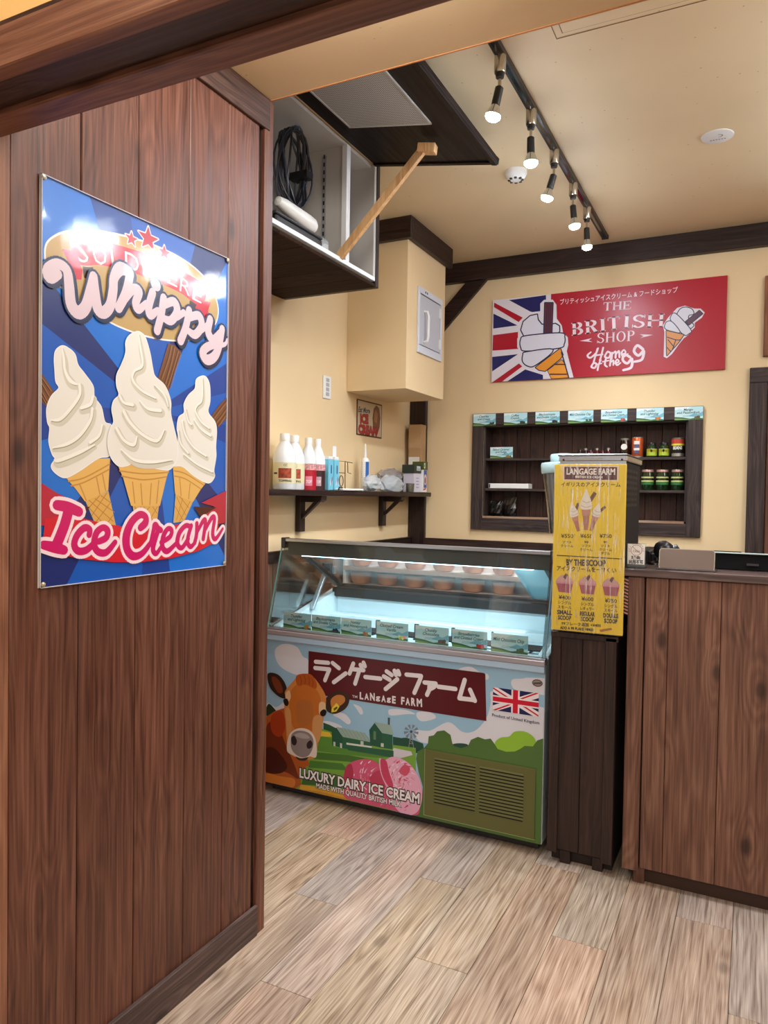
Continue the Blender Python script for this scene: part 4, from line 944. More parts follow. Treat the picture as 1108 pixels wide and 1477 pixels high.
for k, (y, h) in enumerate(((3.345, .20), (3.405, .24))):
    t = thing('blue_tube', (-2.0, y, ZS), 'slim light blue %s standing beside the topping bottles' % ('carton, the shorter one', 'carton with a taller white flap')[k], 'carton')
    box('carton_body', (-2.02, y-.026, ZS), (-1.98, y+.024, ZS+.165), LBC, t, .003); box('white_top', (-2.018, y-.024, ZS+.165), (-1.982, y+.022, ZS+.182), WHITE, t, .002)
    if k: box('flap', (-2.002, y-.018, ZS+.182), (-1.998, y+.020, ZS+h), WHITE, t, 0)
    a = Art((-1.979, y-.02, ZS), (0, 1, 0), 'plain')
    a.poly_uv([(.014, .09), (.024, .09), (.024, .135), (.014, .135)], (44, 84, 130)); a.poly_uv([(.004, .02), (.03, .045), (.02, .06), (.01, .05)], (200, 226, 236)); a.poly_uv([(.02, .03), (.034, .06), (.03, .08), (.018, .05)], (150, 90, 130)); a.build('carton_print', t)
rkk = thing('wire_rack', (-2.03, 3.57, ZS), 'small black wire stand with a cup ring on the shelf', 'rack')
wm = lambda pts, n='wire': MB().tube(pts, .0022, 6).build(n, BLACK, rkk)
zt = ZS+.165
wm([(-2.03, 3.485, ZS+.006), (-2.03, 3.485, zt), (-2.03, 3.575, zt), (-2.03, 3.58, ZS+.006)]); wm([(-2.06, 3.515, ZS+.01), (-2.06, 3.515, zt), (-2.03, 3.485, zt)]); wm([(-2.03, 3.485, zt-.065), (-2.03, 3.578, zt-.065)])
wm([(-2.03, 3.575, zt), (-2.03, 3.66, zt-.004)]); wm([(-2.03, 3.605, zt-.004), (-2.03, 3.61, zt-.062), (-2.03, 3.645, zt-.066)])
wm([(-2.03, 3.535+.022*math.cos(t), ZS+.055+.03*math.sin(t)) for t in [i*math.pi/8 for i in range(17)]], 'ring'); wm([(-2.06, 3.47, ZS+.004), (-2.0, 3.47, ZS+.004), (-2.0, 3.60, ZS+.004), (-2.06, 3.60, ZS+.004), (-2.06, 3.47, ZS+.004)], 'foot_wire')
t = thing('clip_board_pad', (-1.96, 3.50, ZS), 'white oblong pad with a black clip lying on the shelf', 'pad')
box('pad', (-1.985, 3.39, ZS), (-1.93, 3.62, ZS+.012), WHITE, t, .004); MB().tube([(-1.945, 3.36, ZS+.004), (-1.945, 3.37, ZS+.018), (-1.945, 3.40, ZS+.016)], .004, 8).build('clip', BLACK, t)
t = thing('sealant_tube', (-2.04, 3.83, ZS), 'white and blue sealant cartridge with pointed nozzle on the shelf', 'cartridge')
MB().lathe((-2.04, 3.83, ZS), [(.024, 0), (.025, .004), (.025, .185), (.016, .198)], 20).build('cartridge_body', WHITE, t); MB().lathe((-2.04, 3.83, ZS+.198), [(.010, 0), (.008, .03), (.003, .085)], 14).build('nozzle', WHITE, t)
a_ = math.atan2(-3.83, 2.04); mb = MB(); mb.flat = True
for i in range(5):
    q0, q1 = a_+.1+i*.2, a_+.1+(i+1)*.2; mb.add([(-2.04+.0256*math.cos(q0), 3.83+.0256*math.sin(q0), ZS+.06), (-2.04+.0256*math.cos(q1), 3.83+.0256*math.sin(q1), ZS+.06), (-2.04+.0256*math.cos(q1), 3.83+.0256*math.sin(q1), ZS+.175), (-2.04+.0256*math.cos(q0), 3.83+.0256*math.sin(q0), ZS+.175)], [(0, 1, 2, 3)])
mb.build('blue_label', mat('sealant_blue', (40, 96, 176), .4), t)
mb = MB(); mb.flat = True
for i in range(9): mb.add([(-2.04+.0257*math.cos(q), 3.83+.0257*math.sin(q), ZS+z) for q, z in ((a_-.9, .08+i*.011), (a_-.1, .08+i*.011), (a_-.1, .084+i*.011), (a_-.9, .084+i*.011))], [(0, 1, 2, 3)])
mb.build('text_lines', mat('text_grey', (90, 96, 110), .5), t)
FILM = mat('crumpled_film', (226, 234, 240), .12, coat=.5); FILM.node_tree.nodes['Principled BSDF'].inputs['Alpha'].default_value = .45; FILM2 = mat('smoky_film', (148, 142, 142), .2, coat=.6)
def crumple(name, c, rad, label, mats, inner=None, seed=1, parent=None):
    random.seed(seed); t = thing(name, (c[0], c[1], ZS), label, 'bag')
    bm = bmesh.new(); bmesh.ops.create_icosphere(bm, subdivisions=3, radius=1)
    ph = [(random.uniform(4, 11), random.uniform(4, 11), random.uniform(4, 11), random.uniform(0, 6), random.uniform(.03, .09)) for _ in range(14)]
    vs = []
    for v in bm.verts:
        d = 1+sum(p[4]*(abs(math.sin(v.co.x*p[0]+v.co.y*p[1]+v.co.z*p[2]+p[3]))-.6) for p in ph)
        vs.append((c[0]+v.co.x*rad[0]*d, c[1]+v.co.y*rad[1]*d, max(ZS+.0005, c[2]+v.co.z*rad[2]*d)))
    MB().add(vs, [tuple(v.index for v in f.verts) for f in bm.faces]).build('film', mats, t); bm.free()
    if inner:
        for p, r, mm, n in inner: MB().lathe(p, [(r*.3, 0), (r*.9, r*.4), (r, r*.9), (r*.5, r*1.5)], 12).build(n, mm, t)
    return t
crumple('plastic_bag', (-1.975, 3.80, ZS+.045), (.04, .085, .052), 'small clear plastic bag of bits in front of the sealant tube', FILM, [((-1.975, 3.80, ZS+.002), .03, mat('dark_bits', (140, 158, 156), .5, noise=(60, .5)), 'bag_content')], 3)
crumple('plastic_bag', (-1.975, 4.06, ZS+.045), (.045, .145, .058), 'larger crumpled clear plastic bag in the middle of the shelf', FILM, [((-1.975, 4.03, ZS+.002), .034, mat('grey_bits', (160, 174, 178), .5, noise=(60, .5)), 'bag_content'), ((-1.975, 4.10, ZS+.002), .028, MATS['grey_bits'] if 'grey_bits' in MATS else None, 'bag_content')], 4)
crumple('plastic_bag', (-2.07, 4.23, ZS+.10), (.05, .15, .048), 'smoky grey rolled bag behind the clear bags', FILM2, None, 6)
box('cup_support', (-2.10, 4.17, ZS), (-2.05, 4.28, ZS+.07), mat('grey_cloth', (120, 116, 112), .7), [o for o in col.objects if o.name == 'plastic_bag.002'][0], .006)
t = thing('metal_cup', (-1.95, 4.275, ZS), 'small dull metal cup beside the white box', 'cup'); MB().lathe((-1.95, 4.275, ZS), [(.022, 0), (.025, .004), (.027, .045), (.028, .052), (.024, .052), (.020, .01), (.001, .008)], 18).build('cup_body', mat('dull_cup', (150, 146, 132), .35, .7), t); MB().lathe((-1.95, 4.275, ZS+.0525), [(.029, 0), (.029, .003), (.001, .003)], 18).build('cup_lid', mat('cup_brown', (96, 76, 64), .5), t)
LAV = mat('box_lavender', (216, 212, 226), .45)
t = thing('label_box', (-1.99, 4.40, ZS), 'pale box with a dark green lid at the right of the shelf', 'box')
box('box_body', (-2.03, 4.335, ZS), (-1.95, 4.435, ZS+.125), LAV, t, .002); box('box_lid', (-2.035, 4.325, ZS+.1255), (-1.945, 4.437, ZS+.180), mat('lid_dark_green', (36, 48, 40), .45), t, .002)
a = Art((-1.944, 4.335, ZS), (0, 1, 0), 'plain'); a.poly_uv([(.025, .142), (.085, .142), (.085, .172), (.025, .172)], (206, 220, 226)); [a.poly_uv([(.035+i*.007, .146), (.038+i*.007, .146), (.038+i*.007, .158), (.035+i*.007, .158)], (40, 44, 60)) for i in range(6)]; a.build('sticker', t)
a = Art((-1.9495, 4.335, ZS), (0, 1, 0), 'plain'); [a.poly_uv([(.03, .03+i*.02), (.075, .03+i*.02), (.075, .034+i*.02), (.03, .034+i*.02)], (110, 96, 160)) for i in range(4)]; a.build('box_print', t)
t = thing('detergent_box', (-1.97, 4.49, ZS), 'white and blue printed box with an olive lid at the shelf end', 'box')
box('box_body', (-2.01, 4.437, ZS), (-1.93, 4.500, ZS+.150), WHITE, t, .002); box('box_lid', (-2.012, 4.437, ZS+.1505), (-1.928, 4.503, ZS+.205), mat('lid_olive', (78, 88, 40), .45), t, .002)
a = Art((-1.9295, 4.437, ZS), (0, 1, 0), 'plain'); a.poly_uv([(.004, .03), (.055, .03), (.055, .148), (.004, .148)], (60, 84, 160)); a.poly_uv([(.030+.022*math.cos(q), .085+.036*math.sin(q)) for q in [i*.4 for i in range(16)]], (226, 206, 196)); a.poly_uv([(.030+.014*math.cos(q), .08+.022*math.sin(q)) for q in [i*.4 for i in range(16)]], (150, 90, 110)); a.poly_uv([(.0, .012), (.045, .02), (.045, .03), (.0, .024)], (196, 50, 50)); a.build('box_print', t)
a = Art((-1.9275, 4.437, ZS), (0, 1, 0), 'plain'); a.poly_uv([(.004, .160), (.022, .160), (.022, .195), (.004, .195)], (226, 222, 200)); a.poly_uv([(.008, .168), (.016, .168), (.016, .186), (.008, .186)], (60, 60, 50)); a.build('sticker', t)
# ends of front faces too
a = Art((-2.03, 4.3345, ZS), (1, 0, 0), 'plain')
t = thing('cardboard_tube_box', (-2.09, 4.6, ZS), 'tall brown cardboard box with a white barcode label in the corner', 'box')
box('box_body', (-2.125, 4.605, ZS+.0005), (-2.03, 4.685, ZS+.46), mat('kraft_card', (176, 140, 100), .6, noise=(6, .1)), t, .003)
box('box_flap', (-2.124, 4.6035, ZS+.30), (-2.031, 4.6048, ZS+.455), mat('kraft_card_light', (186, 150, 110), .6), t, 0)
a = Art((-2.125, 4.6033, ZS), (1, 0, 0), 'plain'); a.poly_uv([(.004, .09), (.085, .09), (.085, .24), (.004, .24)], (232, 230, 226)); [a.poly_uv([(.03+i*.007, .15), (.034+i*.007, .15), (.034+i*.007, .19), (.03+i*.007, .19)], (50, 50, 60)) for i in range(4)]; a.poly_uv([(.064, .13), (.074, .13), (.074, .19), (.064, .19)], (60, 60, 66)); a.build('barcode_label', t)

SHELF = [o for o in col.objects if o.parent is None and o.type == 'EMPTY' and abs(o.location.z-ZS) < .001 and o.name != 'cardboard_tube_box']
for o in SHELF: o.location.x -= .045; o.location.y *= 1.02
# wall fittings
t = thing('wall_switch', (XL, 3.57, 2.04), 'slim white switch plate with small marks on the left wall', 'switch')
box('plate', (XL, 3.529, 1.976), (XL+.008, 3.612, 2.102), WHITE, t, .002)
for k in range(4): box('button', (XL+.008, 3.556, 1.992+k*.026), (XL+.0105, 3.588, 2.012+k*.026), mat('switch_grey', (176, 178, 184), .4), t, .001)
t = thing('ice_cream_sign', (XL, 4.09, 1.8), 'small rusty edged tin sign reading ICE CREAM on the left wall', 'sign')
box('tin_plate', (XL, 3.925, 1.803), (XL+.005, 4.257, 2.02), mat('rust_edge', (92, 50, 34), .5, noise=(30, .4)), t, .001)
a = Art((XL+.0052, 3.925, 1.803), (0, 1, 0), 'plain', rough=.4)
a.poly_uv([(.008, .008), (.324, .008), (.324, .209), (.008, .209)], (206, 188, 160))
a.poly_uv([(.21, .06), (.25, .05), (.30, .07), (.31, .13), (.29, .19), (.25, .205), (.215, .18), (.20, .12)], (122, 76, 52)); a.poly_uv([(.225, .10), (.26, .09), (.275, .15), (.245, .18), (.225, .15)], (160, 112, 76)); a.poly_uv([(.24, .02), (.27, .02), (.30, .07), (.225, .06)], (150, 50, 44))
a.frame(380, 400, 3.4625)
a.text('Eat More', (474, 672), (532, 680), 28, (34, 62, 78), .03, shear=.3)
a.text('ICE', (484, 726), (524, 730), 44, (176, 42, 48), .05, outline=(60, 26, 26), ow=.04); a.text('CREAM', (474, 776), (566, 790), 42, (176, 42, 48), .05, outline=(60, 26, 26), ow=.04)
a.build('sign_print', t)
# access door on the duct
t = thing('access_door', (-1.775, 4.1, 2.3), 'white wall access door with a pull handle on the boxed duct', 'access panel')
def dpt(x, y): p = on_plane(540+x/4.92, 300+y/4.92, (-1.775, 0, 0), Vector((1, 0, 0))); return p.y, p.z
q = [dpt(312, 548), dpt(480, 668), dpt(460, 1090), dpt(292, 1020)]
dy0 = (q[0][0]+q[3][0])/2; dy1 = (q[1][0]+q[2][0])/2; dz1 = (q[0][1]+q[1][1])/2; dz0 = (q[2][1]+q[3][1])/2
for nm, a_, b_ in (('frame_bar', (dy0, dz0), (dy1, dz0+.045)), ('frame_bar', (dy0, dz1-.035), (dy1, dz1)), ('frame_bar', (dy0, dz0+.045), (dy0+.022, dz1-.035)), ('frame_bar', (dy1-.022, dz0+.045), (dy1, dz1-.035))):
    box(nm, (-1.775, a_[0], a_[1]), (-1.763, b_[0], b_[1]), mat('door_frame_white', (214, 220, 232), .35), t, .002)
box('door_leaf', (-1.775, dy0+.025, dz0+.05), (-1.766, dy1-.025, dz1-.04), mat('door_leaf_grey', (196, 200, 210), .4), t, .002)
box('frame_gap', (-1.775, dy0+.02, dz0+.043), (-1.7745, dy1-.02, dz1-.033), BLACK, t, 0)
hy = dy0+.085; hz = (dz0+dz1)/2-.03
MB().tube([(-1.766, hy, hz+.09), (-1.745, hy, hz+.085), (-1.740, hy+.005, hz+.06), (-1.740, hy+.005, hz-.06), (-1.745, hy, hz-.085), (-1.766, hy, hz-.09)], .008, 8).build('pull_handle', WHITE, t)
for z in (dz1-.09, dz0+.10): box('hinge', (-1.766, dy1-.05, z-.03), (-1.760, dy1-.028, z+.03), WHITE, t, .001)
box('lock', (-1.763, dy0+.09, dz1-.024), (-1.7615, dy0+.10, dz1-.012), BLACK, t, 0); box('lock', (-1.763, dy0+.115, dz1-.024), (-1.7615, dy0+.125, dz1-.012), BLACK, t, 0)
# brown framed edge at the top right
t = thing('picture_frame', (.2, YB-.01, 2.257), 'brown wooden frame on the back wall at the right edge', 'frame')
box('frame_bar', (.022, YB-.03, 2.257), (.052, YB, 2.706), wood('frame_brown', (90, 50, 28), (126, 76, 46), (156, 100, 64), 'z', .4, vary=0), t, .002); box('frame_bar', (.052, YB-.03, 2.257), (.60, YB, 2.287), MATS['frame_brown'], t, .002); box('frame_bar', (.052, YB-.03, 2.676), (.60, YB, 2.706), MATS['frame_brown'], t, .002)
box('backing', (.052, YB-.015, 2.287), (.60, YB, 2.676), mat('backing_tan', (190, 160, 120), .6), t, 0); box('frame_bar', (.60, YB-.03, 2.257), (.63, YB, 2.706), MATS['frame_brown'], t, .002)

# ================================================================ BLUE POSTER
po = thing('ice_cream_poster', (XP+.004, 1.456, 1.226), 'glossy blue ice cream poster with three whipped cones pinned to the planks', 'poster')
PX = XP+.004
box('poster_sheet', (XP+.0005, 1.131, 1.226), (PX-.0002, 1.781, 2.144), WHITE, po, 0)
a = Art((PX, 1.131, 1.226), (0, 1, 0), 'poster', rough=.3, step=.000022); a.clip = (.0005, .0005, .6495, .9175); PWd, PHt = .65, .918
cxy = (.345, .43); cols = [(0, 86, 186), (12, 40, 112), (8, 110, 212), (4, 62, 152)]
def rect_hit(t):
    dx, dy = math.cos(t), math.sin(t); r = 1e9
    if dx > 1e-9: r = min(r, (PWd-cxy[0])/dx)
    if dx < -1e-9: r = min(r, -cxy[0]/dx)
    if dy > 1e-9: r = min(r, (PHt-cxy[1])/dy)
    if dy < -1e-9: r = min(r, -cxy[1]/dy)
    return (cxy[0]+dx*r, cxy[1]+dy*r)
a.poly_uv([(0, 0), (PWd, 0), (PWd, PHt), (0, PHt)], (18, 84, 170)); a.layer()
NW = 26; ang = [2*math.pi*(k+(.18 if k % 3 else -.1))/NW for k in range(NW)]; ang.append(ang[0]+2*math.pi)
corners = [math.atan2(y-cxy[1], x-cxy[0]) % (2*math.pi) for x, y in ((0, 0), (PWd, 0), (PWd, PHt), (0, PHt))]
for k in range(NW):
    t0, t1 = ang[k], ang[k+1]; pts = [cxy, rect_hit(t0)]
    for c_ in sorted(c2+2*math.pi*j for c2 in corners for j in (-1, 0, 1)):
        if t0 < c_ < t1: pts.append(rect_hit(c_))
    pts.append(rect_hit(t1)); a.d -= a.step; a.poly_uv(pts, cols[(k*7+k//3) % 4])
# badge ellipse
a.frame(0, 220, 2.77)
EL = [(184, 425), (190, 365), (240, 328), (320, 314), (420, 322), (530, 345), (650, 388), (760, 450), (835, 525), (866, 600), (868, 655), (845, 700), (780, 740), (690, 748), (590, 732), (500, 702), (430, 668), (330, 600), (240, 530), (200, 480)]
a.poly(EL, (186, 156, 98), True, (238, 232, 228), .0045)
a.poly([(330, 455), (372, 458), (372, 510), (335, 500)], (50, 26, 30)); a.poly([(758, 590), (800, 610), (790, 640), (755, 625)], (50, 26, 30))
RED = (196, 24, 52)
a.poly([(247, 384), (300, 395), (330, 470), (325, 508), (296, 506), (280, 450)], RED); a.poly([(795, 590), (842, 598), (832, 630), (836, 682), (800, 655), (780, 620)], RED)
a.poly([(280, 338), (400, 352), (520, 384), (640, 424), (740, 478), (822, 540), (800, 612), (720, 560), (610, 510), (500, 470), (400, 450), (312, 444)], RED, True)
WT = (236, 222, 226)
for ch, p0, p1, h in (('S', (316, 438), (356, 441), 88), ('O', (376, 445), (430, 452), 82), ('L', (448, 458), (488, 464), 76), ('D', (500, 466), (556, 484), 76), ('H', (600, 486), (655, 506), 64), ('E', (668, 520), (708, 540), 62), ('R', (716, 552), (758, 576), 62), ('E', (768, 586), (804, 604), 58)):
    a.text(ch, p0, p1, h, WT, -.004)
for x, y, r in ((525, 345, 30), (592, 345, 50), (656, 400, 30)):
    st5 = [(x+(r if i % 2 == 0 else r*.42)*math.sin(i*math.pi/5)*.85, y-(r if i % 2 == 0 else r*.42)*math.cos(i*math.pi/5)+(.35*((r if i % 2 == 0 else r*.42)*math.sin(i*math.pi/5)))) for i in range(10)]
    a.poly(st5, (176, 28, 50), False, (232, 216, 224), .003)
# cones and flakes (before the lettering)
def cone_fig(sil, folds, rim, low, hatch):
    a.poly(low, (214, 168, 88), False, (120, 170, 210), .001)
    for h_ in hatch: a.stroke([h_], .0022, (178, 124, 56), smooth=False)
    a.poly(rim[0], (222, 178, 100), False)
    for h_ in rim[1]: a.stroke([h_], .0035, (190, 138, 66))
    a.poly(sil, (228, 228, 222), True, (236, 240, 242), .002)
    for f3, f4 in folds:
        a.stroke([[(p[0]+3, p[1]+9, p[2] if len(p) > 2 else 1) for p in f3]],   .018*f4, (206, 204, 190)); a.stroke([f3], .0055*f4, (160, 157, 136)); a.stroke([[(p[0]-4, p[1]-9, p[2] if len(p) > 2 else 1) for p in f3]], .007*f4, (240, 240, 234))
def flake(pts, lines):
    a.poly(pts, (112, 70, 42)); [a.stroke([l_], .0028, (66, 38, 22)) for l_ in lines]; [a.stroke([[(x+10, y+3) for x, y in l_]], .0016, (164, 116, 76)) for l_ in lines]
a.frame(50, 470, 4.613)
flake([(28, 300), (60, 335), (130, 440), (75, 535), (28, 490)], [[(30, 330), (100, 430)], [(32, 370), (90, 470)], [(30, 420), (80, 510)], [(30, 455), (70, 520)]])
cone_fig([(180, 135), (140, 165), (130, 220), (134, 300), (140, 370), (160, 415), (110, 470), (80, 550), (85, 640), (100, 680), (94, 770), (115, 850), (135, 885), (110, 930), (125, 965), (170, 1000), (215, 1005), (300, 960), (420, 880), (490, 865), (520, 800), (512, 670), (465, 640), (440, 540), (395, 475), (385, 400), (330, 320), (285, 260), (265, 190), (222, 150)],
 [([(185, 150, .3), (196, 230), (205, 310), (240, 375, 1.4), (290, 400, .6)], 1), ([(300, 400), (300, 470), (240, 560), (170, 630), (110, 636, .4)], 1.1), ([(390, 480), (370, 530, 1.3), (310, 556)], 1), ([(385, 560), (370, 640), (300, 740), (215, 795), (120, 820, .4)], 1.1), ([(450, 670), (430, 740), (370, 785, 1.2)], .9), ([(400, 800, .4), (300, 850), (160, 905), (130, 900, .3)], 1.2)],
 ([(205, 1008), (300, 965), (420, 885), (500, 880), (488, 1095), (420, 1130), (332, 1168), (275, 1090)], [[(222, 1035), (330, 1010), (498, 920)], [(240, 1065), (330, 1040), (494, 955)], [(300, 1060), (340, 1160)], [(410, 1010), (432, 1120)], [(450, 990), (470, 1095)]]),
 [(338, 1165), (488, 1100), (540, 1340), (400, 1312)], [[(360, 1160), (520, 1300)], [(400, 1150), (530, 1240)], [(440, 1130), (510, 1180)], [(350, 1200), (470, 1330)], [(480, 1110), (380, 1260)], [(500, 1180), (410, 1300)], [(430, 1130), (360, 1210)], [(520, 1260), (470, 1330)]])
a.frame(150, 470, 4.616)
flake([(425, 118), (470, 130), (512, 180), (470, 300), (430, 430), (350, 370)], [[(440, 130), (420, 220), (375, 350)], [(460, 140), (440, 240), (400, 380)], [(485, 165), (450, 290), (415, 400)], [(500, 190), (470, 280), (432, 410)]])
flake([(828, 465), (828, 600), (760, 675), (712, 600), (770, 520)], [[(825, 480), (770, 550), (725, 610)], [(826, 520), (780, 590), (740, 640)], [(826, 560), (790, 610), (752, 665)]])
cone_fig([(655, 335), (612, 358), (602, 420), (560, 462), (530, 520), (530, 580), (495, 610), (483, 680), (490, 740), (482, 860), (457, 900), (460, 930), (520, 935), (600, 1000), (690, 1045), (732, 1005), (728, 960), (742, 870), (740, 800), (746, 700), (735, 640), (690, 575), (702, 500), (700, 400), (682, 350)],
 [([(656, 350, .3), (656, 440), (650, 510), (620, 540), (610, 580), (650, 650), (700, 690)], .75), ([(540, 560), (560, 640), (580, 665, 1.2)], .7), ([(600, 630), (650, 700), (710, 740, 1.2)], .8), ([(520, 640), (540, 730), (600, 820), (680, 875)], .8), ([(492, 700), (510, 790), (560, 855, 1.2)], .7), ([(530, 860), (620, 930), (720, 980)], .8)],
 ([(455, 935), (520, 932), (600, 998), (672, 1050), (640, 1090), (590, 1172), (530, 1150), (470, 1118)], [[(462, 965), (540, 985), (660, 1060)], [(466, 1000), (540, 1020), (640, 1085)], [(500, 1010), (510, 1130)], [(570, 1050), (560, 1150)]]),
 [(475, 1120), (588, 1170), (530, 1300), (460, 1310)], [[(480, 1140), (540, 1260)], [(520, 1150), (480, 1290)], [(570, 1170), (500, 1300)], [(500, 1135), (560, 1210)], [(470, 1200), (520, 1290)]])
cone_fig([(215, 40), (165, 65), (140, 110), (140, 180), (112, 260), (80, 330), (80, 400), (95, 460), (60, 500), (48, 560), (60, 640), (35, 690), (20, 780), (40, 870), (90, 930), (150, 928), (200, 905), (280, 932), (380, 955), (440, 950), (480, 880), (482, 780), (455, 660), (438, 580), (438, 500), (400, 400), (335, 338), (318, 280), (300, 180), (270, 80), (245, 50)],
 [([(230, 60, .3), (240, 150), (255, 270), (200, 310), (190, 370), (250, 440), (340, 490, .6)], 1), ([(235, 505, .5), (290, 560), (375, 572, 1.3)], 1.1), ([(100, 470), (130, 520), (190, 535, 1.2)], 1), ([(130, 580), (170, 650), (250, 730), (350, 775), (400, 700, .5)], 1.2), ([(80, 690), (130, 770), (195, 800, 1.2), (218, 745, .5)], 1.1), ([(110, 830, .4), (200, 900), (320, 915), (450, 900, .4)], 1.2), ([(330, 400, .4), (400, 470), (425, 545, .6)], .8)],
 ([(90, 935), (200, 908), (330, 945), (432, 950), (412, 1010), (368, 1198), (175, 1198), (122, 1010)], [[(98, 965), (260, 985), (426, 975)], [(112, 1000), (260, 1025), (412, 1005)], [(185, 1040), (200, 1180)], [(240, 1050), (250, 1190)], [(310, 1050), (300, 1190)], [(360, 1030), (345, 1180)]]),
 [(188, 1198), (360, 1198), (345, 1320), (205, 1320)], [[(200, 1205), (270, 1310)], [(260, 1205), (330, 1310)], [(320, 1205), (350, 1250)], [(350, 1205), (290, 1310)], [(300, 1205), (220, 1300)], [(240, 1205), (205, 1250)]])
# bottom ribbon
a.frame(40, 690, 3.693)
a.poly([(58, 18), (150, 78), (260, 128), (262, 190), (200, 260), (60, 250)], (176, 34, 62)); a.poly([(1058, 62), (1055, 235), (960, 250), (930, 185), (990, 150), (920, 130)], (176, 34, 62))
a.poly([(268, 150), (325, 152), (272, 222)], (70, 12, 24)); a.poly([(878, 150), (1002, 154), (915, 206)], (70, 12, 24))
a.poly([(88, 215), (200, 195), (300, 215), (400, 240), (500, 256), (620, 262), (740, 254), (860, 232), (960, 196), (1010, 190), (1012, 330), (900, 388), (760, 425), (600, 446), (450, 446), (300, 432), (150, 404), (70, 372)], (206, 24, 48))
MAG, PKW = (200, 12, 104), (244, 222, 232)
ic = [[(150, 142, 1.3), (205, 152, 1.4), (268, 178, 1.3)], [(212, 170, 1.5), (190, 250, 1.5), (150, 350, 1.5)], [(78, 354, 1.1), (140, 368, 1.4), (188, 382, 1.2)],
 [(322, 300, .9), (324, 272, .9), (296, 264), (258, 302), (242, 352), (262, 386), (306, 382), (352, 342, .9)], [(372, 336, .9), (412, 316), (420, 280), (396, 262, .9), (362, 288), (348, 344), (366, 388), (412, 394), (460, 340, .8)],
 [(596, 262, 1.1), (622, 236, 1.2), (622, 204), (590, 194, 1.1), (546, 236, 1.2), (520, 306, 1.4), (524, 376, 1.3), (556, 414, 1.2), (604, 400), (652, 340, .8)],
 [(650, 335, .6), (666, 272, .8), (674, 250, 1.1), (688, 264, .9), (704, 276, .9)], [(690, 276, .9), (672, 330, .9), (662, 380, .9), (680, 400, .8), (708, 360, .6)], [(706, 340, .8), (752, 312, .8), (762, 278, .8), (742, 268, .8), (718, 306, .9), (712, 362, .9), (738, 388, .9), (786, 346, .7)],
 [(862, 258, .8), (836, 252, .8), (802, 292, .9), (792, 348, .9), (816, 370, .8), (850, 322, .8)], [(866, 252, .8), (846, 330, .8), (862, 364, .8), (888, 340, .6)],
 [(896, 240, .8), (894, 300, .8), (884, 344, .8)], [(896, 290, .6), (930, 226, .8), (942, 232, .8), (930, 322, .8)], [(938, 280, .6), (974, 212, .8), (990, 214, .8), (980, 296, .8), (996, 322, .8), (1034, 268, .5)]]
a.stroke(ic, .0185, MAG, PKW, .0085)
# Whippy
a.frame(0, 220, 2.77)
wh = [[(226, 486, .9), (196, 494, 1.25), (192, 468, 1.1), (226, 446, .9), (262, 470, .9), (272, 530), (280, 606, 1.1), (308, 640, 1.15), (338, 618, 1.1), (358, 550), (370, 496, .9)],
 [(370, 500, .9), (376, 560), (386, 622, 1.1), (410, 640, 1.1), (436, 612, 1.05), (448, 550), (452, 500), (478, 464, 1.2), (514, 480, .9)],
 [(516, 484, .9), (500, 560), (470, 622, .9)], [(478, 606, .8), (524, 548, .9), (552, 556, .9), (538, 602, .9), (550, 628, .8), (580, 602, .6)],
 [(606, 560, .9), (590, 620, .9), (598, 650, .9), (626, 630, .6)], [(616, 528, 1.1), (622, 532, 1.1)],
 [(650, 582, .9), (640, 650, .9), (624, 712, .9)], [(650, 610, .8), (690, 596, .9), (704, 634, .95), (680, 672, .9), (652, 664, .7)], [(704, 660, .6), (730, 640, .7)],
 [(752, 632, .9), (738, 700, .9), (718, 752, .95)], [(752, 660, .8), (790, 652, .9), (802, 692, .95), (776, 728, .9), (748, 712, .7)], [(800, 712, .6), (826, 690, .7)],
 [(836, 668, .95), (828, 716), (848, 748, .95), (878, 720, .85)], [(884, 706, .9), (870, 780), (850, 818, 1.1), (822, 828, 1.1), (806, 798, 1.0), (836, 772, .9), (892, 768, .5), (904, 748, .35)]]
a.stroke(wh, .0275, (214, 196, 208), (12, 36, 80), .006, shadow=((10, 22, 60), .004, -.004))
a.build('poster_print', po)
for y, z in ((1.137, 2.137), (1.775, 2.137), (1.139, 1.234), (1.774, 1.234)): MB().lathe((PX+.0035, y, z), [(.006, 0), (.0055, .003), (.001, .005)], 12, 0, (1, 0, 0)).build('nail_head', mat('pin_brass', (196, 180, 150), .3, .6), po)
mb = MB()
for p, q_ in (((1.131, 1.226), (1.1325, 2.144)), ((1.7795, 1.226), (1.781, 2.144)), ((1.131, 1.226), (1.781, 1.2275)), ((1.131, 2.1425), (1.781, 2.144))): mb.box((PX-.0002, *p), (PX+.0052, *q_))
mb.build('sheet_edge', mat('sheet_edge_white', (200, 200, 204), .4), po)

